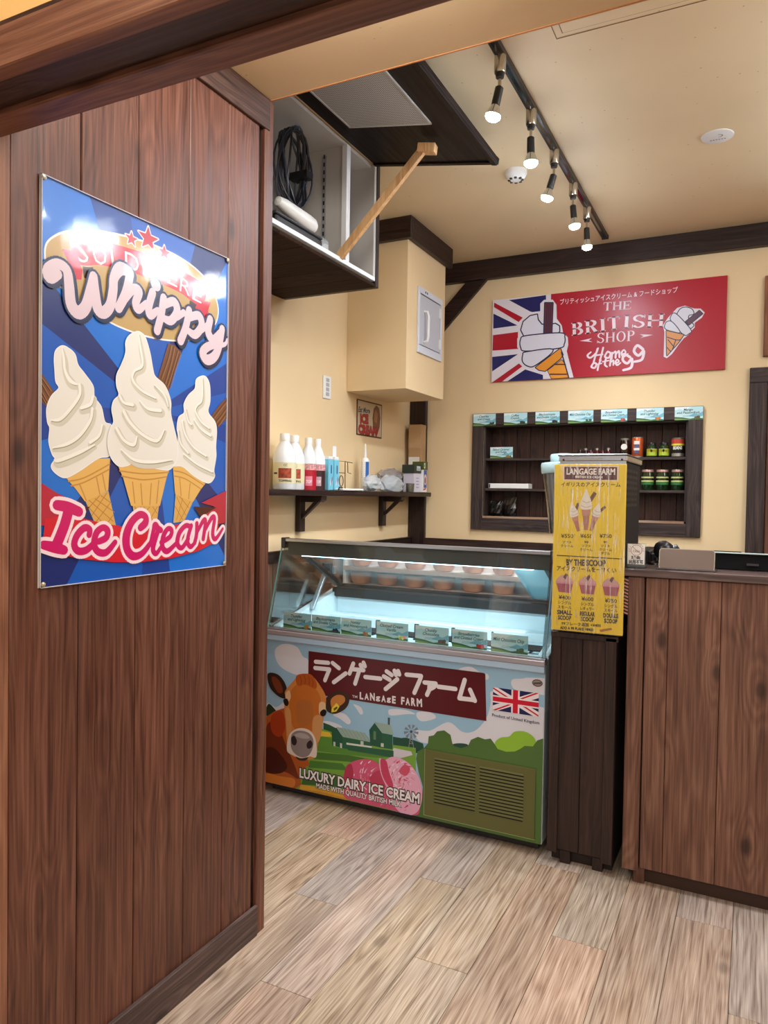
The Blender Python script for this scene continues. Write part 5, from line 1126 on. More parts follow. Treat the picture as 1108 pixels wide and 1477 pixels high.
# ================================================================ RED SHOP BANNER
bn = thing('shop_banner', (-.87, YB, 2.198), 'long red shop sign board with flag and ice cream cones on the back wall', 'sign')
BX0, BX1, BZ0, BZ1, BYf = -1.575, -.171, 2.198, 2.735, YB-.016
box('board', (BX0, BYf+.0004, BZ0), (BX1, YB-.001, BZ1), mat('board_red_edge', (150, 14, 40), .35), bn, .001)
a = Art((BX0, BYf, BZ0), (1, 0, 0), 'plain', rough=.34)
W_, H_ = BX1-BX0, BZ1-BZ0; RD, NV, LW = (176, 8, 40), (26, 28, 96), (228, 222, 232)
a.clip = (0, 0, W_, H_); a.poly_uv([(0, 0), (W_, 0), (W_, H_), (0, H_)], RD)
FW = .385
a.poly_uv([(0, 0), (FW, 0), (FW, H_), (0, H_)], LW)
a.frame(700, 400, 5.54)
for pts, c_ in (([(190, 182), (486, 142), (486, 300), (360, 274)], NV), ([(66, 290), (258, 384), (64, 410)], NV), ([(56, 636), (262, 614), (56, 752)], NV), ([(166, 838), (320, 736), (462, 780), (462, 822)], NV),
    ([(72, 202), (300, 322), (268, 358), (70, 238)], RD), ([(62, 462), (262, 436), (262, 572), (58, 586)], RD), ([(52, 842), (270, 688), (296, 712), (128, 838)], RD)): a.poly(pts, c_)
CN = (24, 30, 70); CW = (222, 222, 236)
a.poly([(440, 210), (470, 180), (540, 178), (570, 220), (572, 330), (612, 385), (622, 440), (660, 480), (664, 540), (652, 590), (664, 640), (706, 800), (520, 816), (470, 770), (400, 740), (300, 712), (282, 640), (300, 600), (256, 560), (256, 490), (280, 460), (268, 400), (300, 320), (360, 280), (440, 270)], LW)
a.poly([(414, 298), (360, 310), (306, 356), (288, 420), (310, 464), (350, 486), (560, 470), (592, 430), (590, 390), (560, 372), (500, 385), (450, 378), (420, 340)], CW, False, CN, .0075)
a.poly([(478, 205), (540, 205), (530, 460), (470, 465)], (92, 44, 60), False, CN, .006)
for x in (488, 502, 516): a.stroke([[(x+8, 215), (x+2, 330), (x, 452)]], .004, (50, 26, 60))
a.poly([(330, 470), (600, 448), (632, 480), (628, 530), (590, 562), (330, 585), (288, 560), (286, 500)], CW, True, CN, .0075)
a.poly([(330, 600), (540, 580), (400, 700), (340, 705), (302, 670), (305, 620)], CW, True, CN, .0075)
a.poly([(404, 720), (600, 570), (620, 620), (600, 650), (480, 748), (430, 740)], (232, 150, 44), False, CN, .006)
a.poly([(500, 745), (612, 660), (640, 700), (662, 800), (530, 808)], (236, 156, 50), False, CN, .004)
for l_ in ([(560, 696), (640, 696)], [(520, 775), (650, 775)], [(610, 600), (668, 802)]): a.stroke([l_], .008, CN)
# small cone, drawn at the right of the lettering
a.frame(900, 400, 5.327)
a.poly([(300, 370), (340, 310), (410, 235), (470, 218), (540, 240), (590, 240), (622, 270), (600, 310), (545, 350), (545, 385), (520, 410), (500, 440), (460, 470), (420, 520), (370, 590), (330, 622), (306, 610), (312, 420)], LW)
a.poly([(410, 300), (430, 250), (470, 232), (520, 245), (535, 280), (500, 290), (495, 320), (520, 350), (535, 370), (510, 390), (480, 360), (440, 330)], CW, True, CN, .005)
a.poly([(580, 256), (605, 280), (500, 366), (476, 340)], (92, 60, 84), False, CN, .004)
a.poly([(365, 300), (400, 282), (510, 400), (500, 430), (460, 438), (370, 340)], CW, True, CN, .005); a.poly([(316, 380), (330, 345), (370, 345), (430, 420), (380, 415), (330, 400)], CW, True, CN, .005)
a.poly([(328, 412), (460, 442), (420, 500), (332, 600)], (222, 150, 84), False, CN, .005)
for l_ in ([(334, 460), (400, 480), (440, 480)], [(340, 480), (390, 540)], [(332, 540), (360, 570)], [(400, 480), (372, 560)]): a.stroke([l_], .005, CN)
# lettering with slab serifs
def slab(word, p0, p1, h, th, c, frame, shade=None, condense=.0):
    a.frame(*frame); A0 = Vector(a.q(*p0)); A1 = Vector(a.q(*p1)); Hh = (Vector(a.q(p0[0], p0[1]-h))-A0).length; n = len(word); tot = (A1-A0).length; gap = tot*.035
    wts = {'I': .55, 'B': 1, 'R': 1.08, 'T': 1.0, 'H': 1.12, 'E': .95, 'S': .85, 'O': 1.1, 'P': .95}; cw = (tot-gap*(n-1))/sum(wts[ch] for ch in word); x = 0; ax = (A1-A0).normalized(); ay = Vector((-ax.y, ax.x))
    S = []
    for ch in word:
        w2 = wts[ch]*cw; s_ = th; q = th*.5
        def R(x0, y0, x1, y1): S.append(([(x+x0, y0), (x+x1, y0), (x+x1, y1), (x+x0, y1)]))
        sl = s_*.45; e = s_*.35
        def stem(x0): R(x0, 0, x0+s_, Hh); R(x0-e, 0, x0+s_+e, q*.6); R(x0-e, Hh-q*.6, x0+s_+e, Hh)
        def arc(cx, cy, rx, ry, a0, a1, wt0, wt1):
            k = 12; pts_o = []; pts_i = []
            for i in range(k+1):
                t_ = math.radians(a0+(a1-a0)*i/k); f_ = abs(math.cos(t_)); wt = wt1+(wt0-wt1)*f_
                pts_o.append((x+cx+rx*math.cos(t_), cy+ry*math.sin(t_))); pts_i.append((x+cx+(rx-wt)*math.cos(t_), cy+(ry-wt)*math.sin(t_)))
            for i in range(k): S.append([pts_o[i], pts_o[i+1], pts_i[i+1], pts_i[i]])
        if ch == 'I': stem(w2/2-s_/2)
        elif ch == 'H': stem(e); stem(w2-s_-e); R(e, Hh*.47, w2-e, Hh*.47+q*.7)
        elif ch == 'T': R(w2/2-s_/2, 0, w2/2+s_/2, Hh); R(w2/2-s_/2-e, 0, w2/2+s_/2+e, q*.6); R(0, Hh-q*.7, w2, Hh); R(0, Hh*.74, q*.5, Hh); R(w2-q*.5, Hh*.74, w2, Hh)
        elif ch == 'E': stem(e); R(e, 0, w2, q*.7); R(e, Hh-q*.7, w2, Hh); R(e, Hh*.47, w2*.75, Hh*.47+q*.7); R(w2-q*.5, 0, w2, Hh*.26); R(w2-q*.5, Hh*.74, w2, Hh); R(w2*.75-q*.5, Hh*.36, w2*.75, Hh*.64)
        elif ch in 'BRP':
            stem(e); arc(w2*.5, Hh*.745, w2*.42, Hh*.255, -90, 90, s_, q*.6); R(e, Hh*.49, w2*.52, Hh*.49+q*.6); R(e, Hh-q*.6, w2*.52, Hh)
            if ch == 'B': arc(w2*.52, Hh*.265, w2*.47, Hh*.265, -90, 90, s_, q*.6); R(e, 0, w2*.54, q*.6)
            if ch == 'R': S.append([(x+w2*.42, Hh*.5), (x+w2*.42+s_*.9, Hh*.5), (x+w2+e*.4, 0), (x+w2-s_*1.1, 0)]); R(w2-s_*1.1, 0, w2+e*.6, q*.55)
        elif ch == 'O': arc(w2/2, Hh/2, w2/2, Hh/2+.001, 0, 360, s_, q*.5)
        elif ch == 'S':
            arc(w2/2, Hh*.735, w2*.46, Hh*.265, 25, 270, s_*.8, q*.6); arc(w2/2, Hh*.255, w2*.48, Hh*.265, -155, 90, s_*.8, q*.6); R(w2-q*.7, Hh*.72, w2-q*.2, Hh); R(q*.1, 0, q*.6, Hh*.28)
        x += w2+gap
    a.layer()
    for poly_ in S:
        P_ = [A0+ax*u+ay*v for u, v in poly_]
        ar = sum(P_[i].x*P_[(i+1) % len(P_)].y-P_[(i+1) % len(P_)].x*P_[i].y for i in range(len(P_)))
        a.mb.add([a.w3(p.x, p.y) for p in P_], [tuple(range(len(P_))) if ar > 0 else tuple(reversed(range(len(P_))))], a.mi(c))
f5 = (660, 360, 2.473)
LP_ = (238, 214, 224)
a.frame(*f5); a.text('ブリティッシュアイスクリーム & フードショップ', (366, 196), (786, 152), 16, (240, 226, 232), .008)
slab('THE', (520, 219), (618, 213), 30, .011, LP_, f5)
slab('BRIT', (408, 308), (581, 283), 46, .020, LP_, f5); slab('ISH', (587, 281), (736, 276), 46, .020, LP_, f5)
slab('SHOP', (498, 334), (634, 325), 36, .011, LP_, f5)
a.frame(*f5); a.poly([(436, 326), (480, 316), (468, 324), (482, 330)], LP_); a.poly([(698, 304), (650, 302), (664, 309), (652, 316)], LP_)
hm = [[(476, 366, .8), (464, 378), (474, 386), (494, 370), (502, 352, .9)], [(500, 354), (492, 380), (486, 402)], [(520, 350), (514, 376), (508, 396)], [(490, 378, .8), (518, 374, .8)], [(534, 366), (526, 382), (540, 386), (546, 370), (536, 364)], [(552, 368), (550, 390)], [(552, 374, .7), (564, 364), (564, 386)], [(566, 374, .7), (576, 362), (578, 384)], [(586, 374, .8), (600, 368, .8), (594, 358, .8), (586, 368), (592, 382), (608, 372, .7)],
 [(486, 404), (478, 418), (490, 422), (496, 408), (486, 404)], [(512, 394, .8), (504, 410), (500, 430)], [(498, 410, .7), (514, 406, .7)], [(530, 388), (526, 410), (534, 418, .8)], [(518, 400, .7), (540, 396, .7)], [(548, 384), (544, 414)], [(545, 404, .7), (556, 396), (556, 412, .8)], [(562, 406, .8), (576, 400, .8), (570, 392, .8), (564, 402), (570, 412), (582, 404, .7)],
 [(616, 384, 1.3), (596, 374, 1.3), (590, 394, 1.3), (606, 406, 1.3), (622, 390, 1.4), (620, 420, 1.4), (592, 430, 1.2)], [(662, 356, 1.4), (642, 342, 1.4), (630, 362, 1.4), (646, 378, 1.4), (664, 362, 1.5), (658, 392, 1.4), (632, 400, 1.2)]]
a.stroke(hm, .0115, (240, 220, 232))
a.build('banner_print', bn)

# ================================================================ FREEZER FRONT PRINT
a = AFZ; a.o = Vector((FX0, FY0-.0002, 0)); FWd = FX1-FX0
SKY, CLD = (150, 192, 222), (216, 220, 234)
a.poly_uv([(.002, .047), (FWd-.002, .047), (FWd-.002, .735), (.002, .735)], SKY)
a.frame(380, 900, 4.923); b_ = (580, 940, 4.923)
def LP2(*pts): a.poly(list(pts), CLD, True)
LP2((80, 200), (110, 155), (170, 140), (240, 165), (280, 230), (320, 260), (320, 370), (200, 350), (110, 290))
LP2((30, 560), (90, 590), (150, 555), (170, 600), (120, 660), (30, 640)); LP2((640, 570), (690, 590), (708, 630), (690, 642), (660, 600)); LP2((510, 625), (580, 640), (620, 690), (600, 712), (540, 670), (500, 650)); LP2((430, 690), (500, 700), (560, 735), (480, 760), (430, 740))
a.frame(*b_)
LP2((400, 130), (450, 108), (500, 112), (560, 150), (610, 160), (600, 200), (450, 170))
LP2((780, 200), (860, 190), (900, 185), (1040, 200), (1036, 300), (960, 300), (860, 280), (790, 260)); LP2((640, 280), (800, 360), (1036, 420), (1036, 660), (500, 700), (330, 660), (130, 640), (100, 560), (200, 560), (330, 500), (430, 570), (520, 560), (600, 470), (630, 360)); LP2((110, 430), (200, 430), (240, 470), (150, 495), (108, 470))
a.frame(380, 900, 4.923); LP2((890, 640), (900, 605), (1010, 610), (1080, 640), (1020, 640), (920, 650))
# hills and fields
a.poly([(425, 700), (470, 716), (520, 742), (560, 800), (430, 790)], (34, 84, 52)); a.poly([(920, 800), (980, 810), (1083, 830), (1083, 880), (920, 870)], (28, 76, 60))
a.frame(*b_); a.poly([(0, 612), (30, 610), (90, 630), (150, 652), (160, 720), (0, 720)], (28, 76, 60), False); a.poly([(350, 665), (400, 650), (470, 662), (470, 720), (350, 720)], (30, 76, 66), True)
a.frame(380, 900, 4.923)
a.poly([(390, 735), (480, 765), (700, 830), (1083, 880), (1083, 1360), (10, 1130), (10, 700)], (116, 164, 60))
a.poly([(390, 755), (470, 770), (490, 800), (410, 800)], (226, 190, 60)); a.poly([(400, 800), (500, 820), (500, 870), (400, 870)], (88, 140, 54), True)
a.poly([(380, 860), (560, 880), (760, 905), (930, 945), (800, 950), (560, 925), (380, 900)], (84, 136, 52)); a.poly([(370, 910), (600, 930), (780, 965), (700, 985), (360, 960)], (66, 112, 42)); a.poly([(330, 970), (560, 990), (600, 1040), (320, 1020)], (70, 122, 44)); a.poly([(290, 1060), (580, 1090), (600, 1160), (270, 1140)], (60, 104, 40))
a.poly([(265, 1140), (600, 1190), (600, 1260), (255, 1180)], (216, 164, 48)); a.poly([(240, 1170), (400, 1190), (600, 1240), (600, 1262), (245, 1186)], (196, 140, 36))
a.poly([(925, 880), (1050, 905), (1060, 930), (950, 960), (900, 950)], (206, 204, 216))
# barns
BD, RF = (30, 84, 62), (150, 176, 168)
a.poly([(485, 765), (520, 735), (562, 800), (562, 880), (490, 862)], BD); a.poly([(520, 730), (720, 775), (772, 838), (566, 802)], RF); a.poly([(562, 802), (770, 840), (770, 910), (562, 882)], (40, 96, 70))
a.poly([(752, 752), (790, 702), (842, 772), (842, 880), (760, 860)], BD); a.poly([(788, 696), (905, 716), (926, 786), (846, 772)], RF); a.poly([(842, 774), (918, 788), (918, 890), (842, 880)], (36, 92, 66)); a.poly([(600, 860), (925, 900), (925, 950), (600, 895)], (36, 92, 66)); a.poly([(590, 842), (770, 868), (770, 880), (590, 856)], (214, 222, 214))
a.poly([(884, 664), (900, 666), (898, 718), (884, 714)], (70, 82, 92)); [a.stroke([[(x, 735+(x-540)*.2), (x+42, 800+(x-540)*.2)]], .0018, (120, 146, 140)) for x in range(548, 720, 28)]
for x, y, w2, h2 in ((498, 835, 14, 30), (545, 845, 14, 34), (782, 760, 18, 60), (690, 830, 22, 28), (835, 845, 20, 26)): a.poly([(x, y), (x+w2, y+3), (x+w2, y+h2+3), (x, y+h2)], (196, 206, 196) if y > 765 else (96, 132, 96))
# windmill
a.frame(*b_)
for k in range(9):
    q = k*2*math.pi/9+.2; a.poly([(66+12*math.cos(q), 565+12*math.sin(q)), (66+52*math.cos(q-.2), 568+52*math.sin(q-.2)), (66+52*math.cos(q+.2), 568+52*math.sin(q+.2))], (124, 132, 146))
for l_ in ([(64, 570), (48, 682)], [(68, 570), (84, 690)], [(58, 620), (74, 625)], [(54, 650), (80, 655)], [(56, 625), (80, 655)]): a.stroke([l_], .0022, (150, 156, 160))
a.ell(66, 567, 10, 10, (70, 78, 92))
# bushes
a.poly([(660, 650), (700, 610), (760, 602), (800, 568), (870, 566), (930, 600), (950, 650), (900, 720), (700, 712)], (140, 190, 56), True)
BU = (76, 112, 52)
a.poly([(100, 760), (110, 710), (160, 680), (185, 650), (190, 600), (225, 594), (250, 565), (300, 558), (345, 590), (358, 650), (372, 670), (420, 684), (470, 668), (490, 625), (540, 604), (590, 622), (630, 616), (655, 650), (680, 690), (740, 710), (800, 708), (840, 690), (870, 668), (930, 672), (960, 630), (1000, 616), (1030, 640), (1034, 800), (1025, 1385), (560, 1290), (60, 1175), (60, 1150), (110, 1130), (140, 1060), (150, 960), (120, 860)], BU)
# maroon name plate
a.frame(380, 900, 4.923); MR = (86, 16, 24)
c0 = a.q(322, 192); c3 = a.q(318, 490); a.frame(*b_); c1 = a.q(602, 160); c2 = a.q(600, 492)
a.poly_uv([c3, c2, (c1[0]-.006, c1[1]), (c1[0]-.012, c1[1]+.004), c0], MR)
a.frame(380, 900, 4.923); KW = (226, 222, 228)
kat = [[[(372, 268), (462, 276)], [(368, 312), (470, 322), (462, 340), (438, 400)]], [[(492, 276), (538, 314)], [(500, 414), (586, 350)]], [[(640, 280), (612, 352)], [(630, 320), (712, 328)], [(690, 290), (698, 306)], [(712, 274), (722, 300)], [(682, 330), (652, 424)]], [[(724, 376), (832, 388)]], [[(876, 336), (912, 362)], [(856, 372), (898, 396)], [(932, 332), (942, 362)], [(958, 334), (966, 358)], [(868, 462), (952, 392)]]]
a.stroke([l_ for g in kat for l_ in g], .0195, KW, smooth=False)
a.frame(*b_)
kat2 = [[[(32, 162), (136, 172), (128, 200), (88, 292)]], [[(160, 218), (240, 226), (228, 250), (206, 262)], [(196, 240), (194, 270), (178, 306)]], [[(258, 248), (380, 264)]], [[(446, 200), (408, 330), (512, 342)], [(484, 270), (518, 348)]]]
a.stroke([l_ for g in kat2 for l_ in g], .0190, KW, smooth=False)
a.frame(370, 920, 2.4622)
a.text('TM', (341, 212), (359, 214), 9, KW, .01)
for i, (ch, x0, x1, hb) in enumerate((('L', 367, 380, 24), ('A', 384, 400, 22), ('N', 404, 421, 26), ('g', 424, 440, 22), ('A', 444, 460, 22), ('g', 463, 478, 22), ('E', 482, 495, 25), ('F', 514, 526, 26), ('A', 530, 546, 24), ('R', 550, 566, 27), ('M', 570, 589, 27))):
    yb = 216+(x0-367)*.127; a.text(ch, (x0, yb-(5 if ch == 'g' else 0)), (x1, yb+2-(5 if ch == 'g' else 0)), hb*(.8 if ch == 'g' else 1), KW, .045)
# union flag
a.frame(*b_); fq = [a.q(648, 254), a.q(972, 292), a.q(970, 462), a.q(644, 412)]
fu0 = (fq[0][0]+fq[3][0])/2; fu1 = (fq[1][0]+fq[2][0])/2; fv1 = (fq[0][1]+fq[1][1])/2; fv0 = (fq[2][1]+fq[3][1])/2
def fl2(u, v): return (fu0+(fu1-fu0)*u, fv0+(fv1-fv0)*v)
def flag(pts, c_): a.poly_uv([fl2(*p) for p in pts], c_)
flag([(0, 0), (1, 0), (1, 1), (0, 1)], (24, 28, 84)); FWt, FRd = (236, 230, 236), (200, 20, 52)
flag([(0, 0), (.11, 0), (1, .80), (1, 1), (.89, 1), (0, .20)], FWt); flag([(0, 1), (0, .80), (.89, 0), (1, 0), (1, .2), (.11, 1)], FWt)
flag([(0, 0), (.07, 0), (.5, .43), (.5, .5)], FRd); flag([(1, 1), (.93, 1), (.5, .57), (.5, .5)], FRd); flag([(0, 1), (0, .93), (.43, .5), (.5, .5)], FRd); flag([(1, 0), (1, .07), (.57, .5), (.5, .5)], FRd)
flag([(.41, 0), (.59, 0), (.59, 1), (.41, 1)], FWt); flag([(0, .34), (1, .34), (1, .66), (0, .66)], FWt); flag([(.445, 0), (.555, 0), (.555, 1), (.445, 1)], FRd); flag([(0, .40), (1, .40), (1, .60), (0, .60)], FRd)
a.text('Product of United Kingdom', (640, 458), (976, 516), 22, (50, 46, 60), .012)
a.ell(962, 222, 38, 26, (96, 84, 84), rot=.2); a.ell(962, 222, 30, 18, (150, 140, 136), rot=.2); a.poly([(935, 218), (990, 216), (988, 230), (936, 230)], (80, 70, 70))
# cow
a.frame(380, 900, 4.923)
CO, CD, CL = (178, 88, 28), (112, 44, 18), (206, 132, 66)
a.poly([(20, 600), (40, 566), (70, 590), (100, 640), (20, 650)], (26, 54, 30), True)
a.poly([(20, 660), (80, 620), (150, 596), (220, 640), (300, 900), (330, 1000), (260, 1040), (270, 1140), (220, 1172), (10, 1128)], CO)
a.poly([(20, 740), (90, 700), (170, 880), (230, 1020), (250, 1100), (180, 1060), (90, 1030), (10, 1020)], CD, True); a.poly([(10, 900), (80, 880), (170, 1000), (120, 1060), (10, 1040)], (70, 24, 14), True); a.poly([(20, 1060), (120, 1080), (220, 1100), (210, 1160), (100, 1140), (14, 1120)], (214, 126, 46), True); a.poly([(60, 650), (130, 620), (160, 720), (120, 800), (60, 760)], (166, 58, 20), True)
a.poly([(30, 360), (60, 345), (110, 362), (150, 410), (170, 470), (160, 525), (120, 520), (70, 480), (40, 430)], (44, 26, 22), True); a.poly([(60, 380), (90, 378), (125, 420), (140, 480), (110, 490), (76, 440)], (120, 54, 28), True)
a.poly([(440, 540), (480, 495), (540, 474), (600, 500), (612, 545), (585, 600), (520, 636), (470, 630), (446, 600)], (58, 36, 26), True); a.poly([(480, 540), (520, 505), (570, 510), (580, 550), (530, 590), (490, 600)], (196, 126, 62), True); a.poly([(486, 600), (520, 560), (542, 586), (520, 620), (484, 628)], (228, 208, 60), False); a.poly([(500, 600), (524, 584), (530, 596), (504, 618)], (90, 84, 30))
a.poly([(160, 520), (155, 480), (200, 420), (250, 370), (300, 352), (350, 370), (400, 430), (440, 500), (446, 560), (430, 660), (410, 760), (390, 840), (380, 920), (340, 960), (250, 950), (190, 920), (170, 850), (160, 700), (150, 600)], CL, True)
a.poly([(200, 470), (260, 420), (330, 425), (400, 500), (410, 600), (390, 700), (340, 760), (240, 760), (195, 680), (185, 560)], (192, 108, 40), True); a.poly([(240, 560), (300, 540), (350, 570), (350, 680), (300, 720), (240, 690)], (176, 106, 50), True)
a.poly([(232, 400), (240, 365), (290, 352), (345, 362), (380, 420), (370, 460), (300, 430), (250, 440)], (176, 84, 26), True)
for x, y in ((262, 372), (290, 365), (320, 368), (345, 385)): a.stroke([[(x, y), (x+10, y+30), (x+6, y+60)]], .004, (140, 58, 18))
a.poly([(158, 500), (185, 470), (196, 520), (170, 560)], (226, 190, 150), True); a.poly([(400, 560), (440, 560), (440, 610), (400, 640)], (226, 190, 150), True)
a.poly([(145, 535), (170, 530), (182, 560), (170, 582), (150, 570)], (26, 16, 16), True); a.poly([(405, 625), (430, 605), (450, 620), (440, 650), (412, 652)], (26, 16, 16), True)
a.poly([(360, 660), (420, 660), (410, 790), (380, 850), (350, 780)], (206, 150, 96), True); a.poly([(162, 600), (195, 620), (200, 760), (176, 800), (166, 720)], (206, 146, 90), True)
a.poly([(170, 900), (180, 800), (215, 755), (270, 738), (330, 755), (370, 810), (382, 900), (372, 948), (330, 940), (270, 965), (220, 935)], (222, 212, 204), True)
a.poly([(196, 830), (205, 780), (250, 756), (320, 770), (355, 815), (352, 880), (320, 935), (270, 945), (225, 920), (200, 880)], (142, 130, 130), True)
a.poly([(200, 810), (220, 792), (240, 830), (228, 860), (205, 850)], (44, 34, 38), True); a.poly([(310, 850), (335, 825), (352, 850), (340, 880), (315, 882)], (44, 34, 38), True); a.poly([(230, 940), (270, 952), (320, 945), (300, 968), (255, 966)], (60, 40, 36), True)
a.poly([(222, 790), (260, 772), (310, 784), (330, 810), (280, 812)], (176, 166, 166), True)
# scoops
def scoop(pts, base, seed, n):
    a.poly(pts, base, True); random.seed(seed); P_ = smooth_pts(pts, True); cx = sum(p[0] for p in P_)/len(P_); cy = sum(p[1] for p in P_)/len(P_); G_ = {}
    for k in range(n):
        f = random.uniform(.05, .86); p = random.choice(P_); x = cx+(p[0]-cx)*f; y = cy+(p[1]-cy)*f; q = math.atan2(p[1]-cy, p[0]-cx)+1.2; L_ = random.uniform(10, 30)
        G_.setdefault(random.choice([(232, 196, 216), (240, 214, 230), (214, 120, 150), (196, 60, 100), (226, 160, 190)]), []).append([(x, y, random.uniform(.6, 1.4)), (x+L_*math.cos(q), y+L_*math.sin(q), .5)])
    for c_, g_ in G_.items(): a.stroke(g_, .005, c_)
a.frame(380, 900, 4.923)
scoop([(580, 1230), (570, 1140), (575, 1060), (600, 1000), (660, 968), (740, 958), (810, 985), (860, 1050), (940, 1130), (1060, 1200), (1110, 1290), (1083, 1358), (900, 1315), (700, 1270)], (206, 84, 124), 4, 110)
a.poly([(580, 1040), (600, 1000), (630, 1000), (640, 1080), (600, 1120), (575, 1100)], (176, 44, 80), True); a.poly([(780, 1060), (840, 1040), (880, 1130), (840, 1180), (760, 1120)], (186, 56, 92), True)
a.frame(*b_)
scoop([(-160, 760), (-120, 768), (-70, 745), (0, 760), (60, 800), (110, 870), (140, 950), (143, 1050), (115, 1130), (60, 1160), (0, 1150), (-60, 1080), (-110, 960), (-150, 860)], (228, 170, 200), 9, 130)
a.poly([(-150, 765), (-110, 775), (-90, 850), (-60, 950), (-90, 960), (-140, 870)], (196, 60, 100), True); a.poly([(20, 800), (60, 830), (30, 880), (-20, 850)], (206, 80, 112), True)
a.frame(370, 920, 2.4622)
OT = (46, 34, 40)
a.text('LUXURY DAIRY ICE CREAM', (154, 494), (580, 588), 33, (240, 236, 240), .03, outline=OT, ow=.075)
a.text('MADE WITH QUALITY BRITISH MILK', (213, 532), (514, 600), 18, (240, 236, 240), .02, outline=OT, ow=.07)
a.build('front_print', fz)
a = Art((FX0, FY0-.0165, .745), (1, 0, 0), 'plain')
# ================================================================ MENU BOARD PRINT
a = Art((-.695, 2.8615, .933), (1, 0, 0), 'plain', rough=.4, step=.00003); a.clip = (0, 0, .267, .641)
MW, MHt = .267, .641; YW, BK, MRN = (236, 204, 40), (52, 40, 22), (84, 30, 30)
a.poly_uv([(.001, .001), (MW-.001, .001), (MW-.001, MHt-.001), (.001, MHt-.001)], YW)
a.frame(760, 620, 4.615)
a.poly([(240, 240), (614, 240), (612, 342), (240, 340)], (226, 206, 180)); a.poly([(250, 246), (602, 248), (600, 334), (250, 330)], MRN)
a.text('LANGAGE FARM', (264, 296), (588, 298), 40, (240, 232, 228), .035); a.text('BRITISH ICE CREAM', (324, 320), (504, 324), 16, (240, 232, 228), .03)
a.text('イギリスのアイスクリーム', (228, 376), (624, 378), 24, BK, .022)
for x, y, s_, r_ in ((395, 420, 1.3, 0), (300, 500, .95, -.25), (480, 500, .95, .3)):
    def T_(px, py): return (x+(px*math.cos(r_)-py*math.sin(r_))*s_, y+(px*math.sin(r_)+py*math.cos(r_))*s_)
    a.poly([T_(-20, 90), T_(20, 90), T_(10, 190), T_(-10, 190)], (176, 120, 110)); a.poly([T_(-24, 78), T_(24, 78), T_(20, 116), T_(-20, 116)], (196, 140, 120))
    a.poly([T_(14, 30), T_(40, -8), T_(54, 4), T_(26, 50)], (110, 70, 50)); a.poly([T_(0, -20), T_(14, 10), T_(26, 40), T_(30, 70), T_(20, 84), T_(-22, 84), T_(-32, 66), T_(-24, 36), T_(-12, 6)], (234, 226, 214), True)
    a.stroke([[T_(-18, 40), T_(0, 50), T_(22, 44)], [T_(-26, 64), T_(0, 74), T_(26, 66)]], .0022, (190, 174, 170))
for x, pr_, l_ in ((268, '¥550', ['ソフト', 'クリーム']), (396, '¥650', ['99', 'ソフト', 'クリーム']), (524, '¥750', ['99', 'ソフト', 'クリーム', 'ダブル'])):
    a.text(pr_, (x-40, 718), (x+42, 720), 26, BK, .012)
    for i, s_ in enumerate(l_): w2 = 14 if s_ == '99' else (30 if len(s_) == 3 else 42); a.text(s_, (x-w2, 754+i*25), (x+w2, 756+i*25), 15, BK, .02)
a.poly([(200, 832), (632, 856), (632, 862), (200, 838)], BK)
a.text('BY THE SCOOP', (262, 900), (526, 908), 40, (70, 52, 30), .05); a.text('アイスクリームを一すくい', (200, 934), (596, 950), 26, BK, .022)
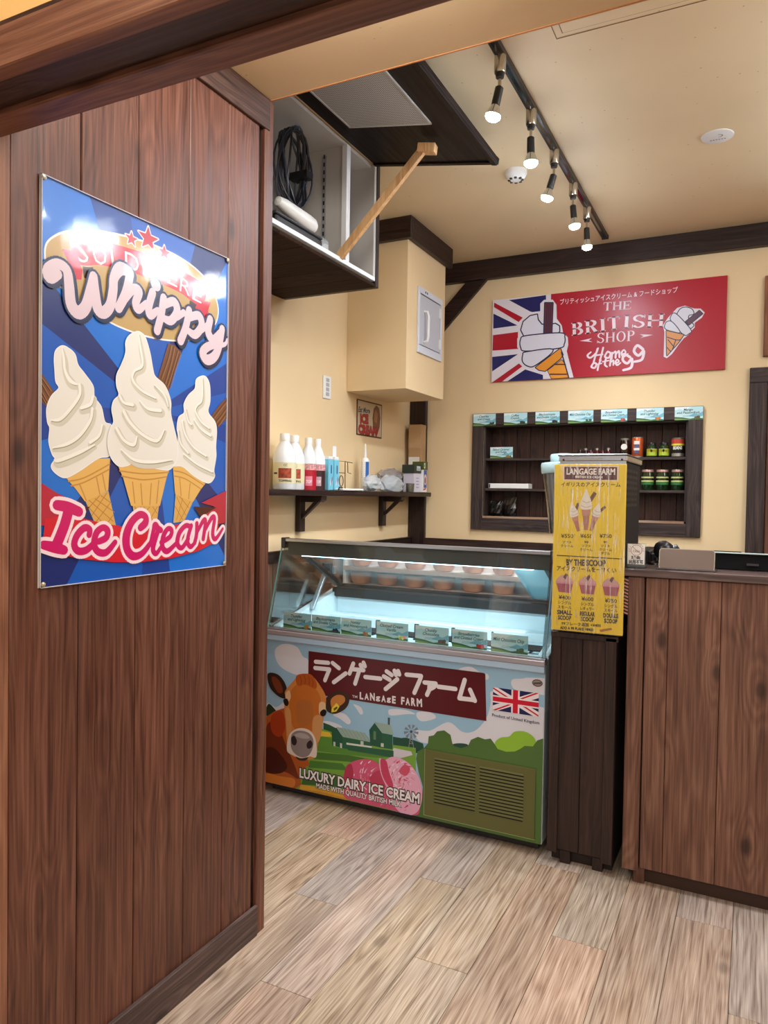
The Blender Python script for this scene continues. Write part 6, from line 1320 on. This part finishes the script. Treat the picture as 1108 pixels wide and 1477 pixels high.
for x, y, pr_, l_, en in ((252, 1020, '¥400', ['シングル', 'スモール'], ['SMALL', 'SCOOP']), (404, 1030, '¥600', ['シングル', 'レギュラー'], ['REGULAR', 'SCOOP']), (560, 1042, '¥750', ['シングル', 'スモール'], ['DOUBLE', 'SCOOP'])):
    a.poly([(x-52, y-8), (x-40, y-40), (x-6, y-56), (x+30, y-44), (x+54, y-4)], (206, 160, 160), True); a.poly([(x-10, y-40), (x+8, y-66), (x+22, y-56), (x+6, y-24)], (100, 66, 50)); a.poly([(x-56, y-6), (x+56, y+2), (x+42, y+66), (x-40, y+58)], (166, 84, 100)); a.poly([(x-58, y-12), (x+58, y-4), (x+56, y+8), (x-56, y)], (206, 140, 160))
    for i, (s_, h_, w2) in enumerate(((pr_, 26, 40), (l_[0], 18, 44), (l_[1], 18, 46), (en[0], 28, 50), (en[1], 28, 44))):
        yy = y+108+(0, 32, 62, 100, 136)[i]; a.text(s_, (x-w2, yy-3), (x+w2, yy+3), h_, BK, .045 if i > 2 else .015)
a.text('99フレーク追加 +¥400', (232, 1296), (494, 1312), 18, BK, .02); a.text('ADD A 99 FLAKE +¥400', (222, 1324), (444, 1340), 18, BK, .04)
a.poly([(484, 1330), (562, 1318), (570, 1330), (492, 1346)], (170, 112, 50)); a.build('menu_print', mn)
random.seed(21); NXW, NZW = 100, 60; ph = [random.uniform(-1, 1) for _ in range(NXW+1)]; vs = []
for j in range(NZW+1):
    for i in range(NXW+1):
        amp = .0018*(1 if i < 60 else .7); k_ = i+4.5*math.sin(j*.11+i*.05)+1.2*math.sin(j*.4+i*.11)
        k0 = int(math.floor(k_)); fr_ = k_-k0; g_ = lambda q_: ph[max(0, min(NXW, q_))]
        vs.append((-.697+.271*i/NXW, 2.8575+amp*(g_(k0)*(1-fr_)+g_(k0+1)*fr_), .931+.645*j/NZW))
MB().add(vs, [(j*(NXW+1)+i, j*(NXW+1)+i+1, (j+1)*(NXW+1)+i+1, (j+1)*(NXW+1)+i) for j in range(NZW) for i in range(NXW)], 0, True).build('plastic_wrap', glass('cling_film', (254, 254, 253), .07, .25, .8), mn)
# cash notice print
a = Art((-.423, 2.8995, 1.200), (1, 0, 0), 'plain'); a.frame(890, 770, 5.083); NR = (150, 60, 76)
a.stroke([[(143+40*math.cos(t_), 120+38*math.sin(t_)) for t_ in [i*math.pi/12 for i in range(25)]]], .0014, NR); a.stroke([[(114, 94), (172, 146)]], .0014, NR); a.text('CASH', (118, 134), (168, 136), 16, NR, .0)
for i, ch in enumerate('NOT ACCEPTED'): 
    t_ = math.radians(200-i*20); cx = 143-50*math.cos(math.radians(-10+i*18)); cy = 118-50*math.sin(math.radians(-10+i*18))
    if ch != ' ': a.text(ch, (cx-4, cy+4), (cx+4, cy+4), 9, NR, .01)
a.text('現金', (104, 186), (174, 188), 22, (50, 50, 66), .03); a.text('利用不可', (88, 216), (192, 218), 22, (50, 50, 66), .03)
a.build('notice_print', cs)
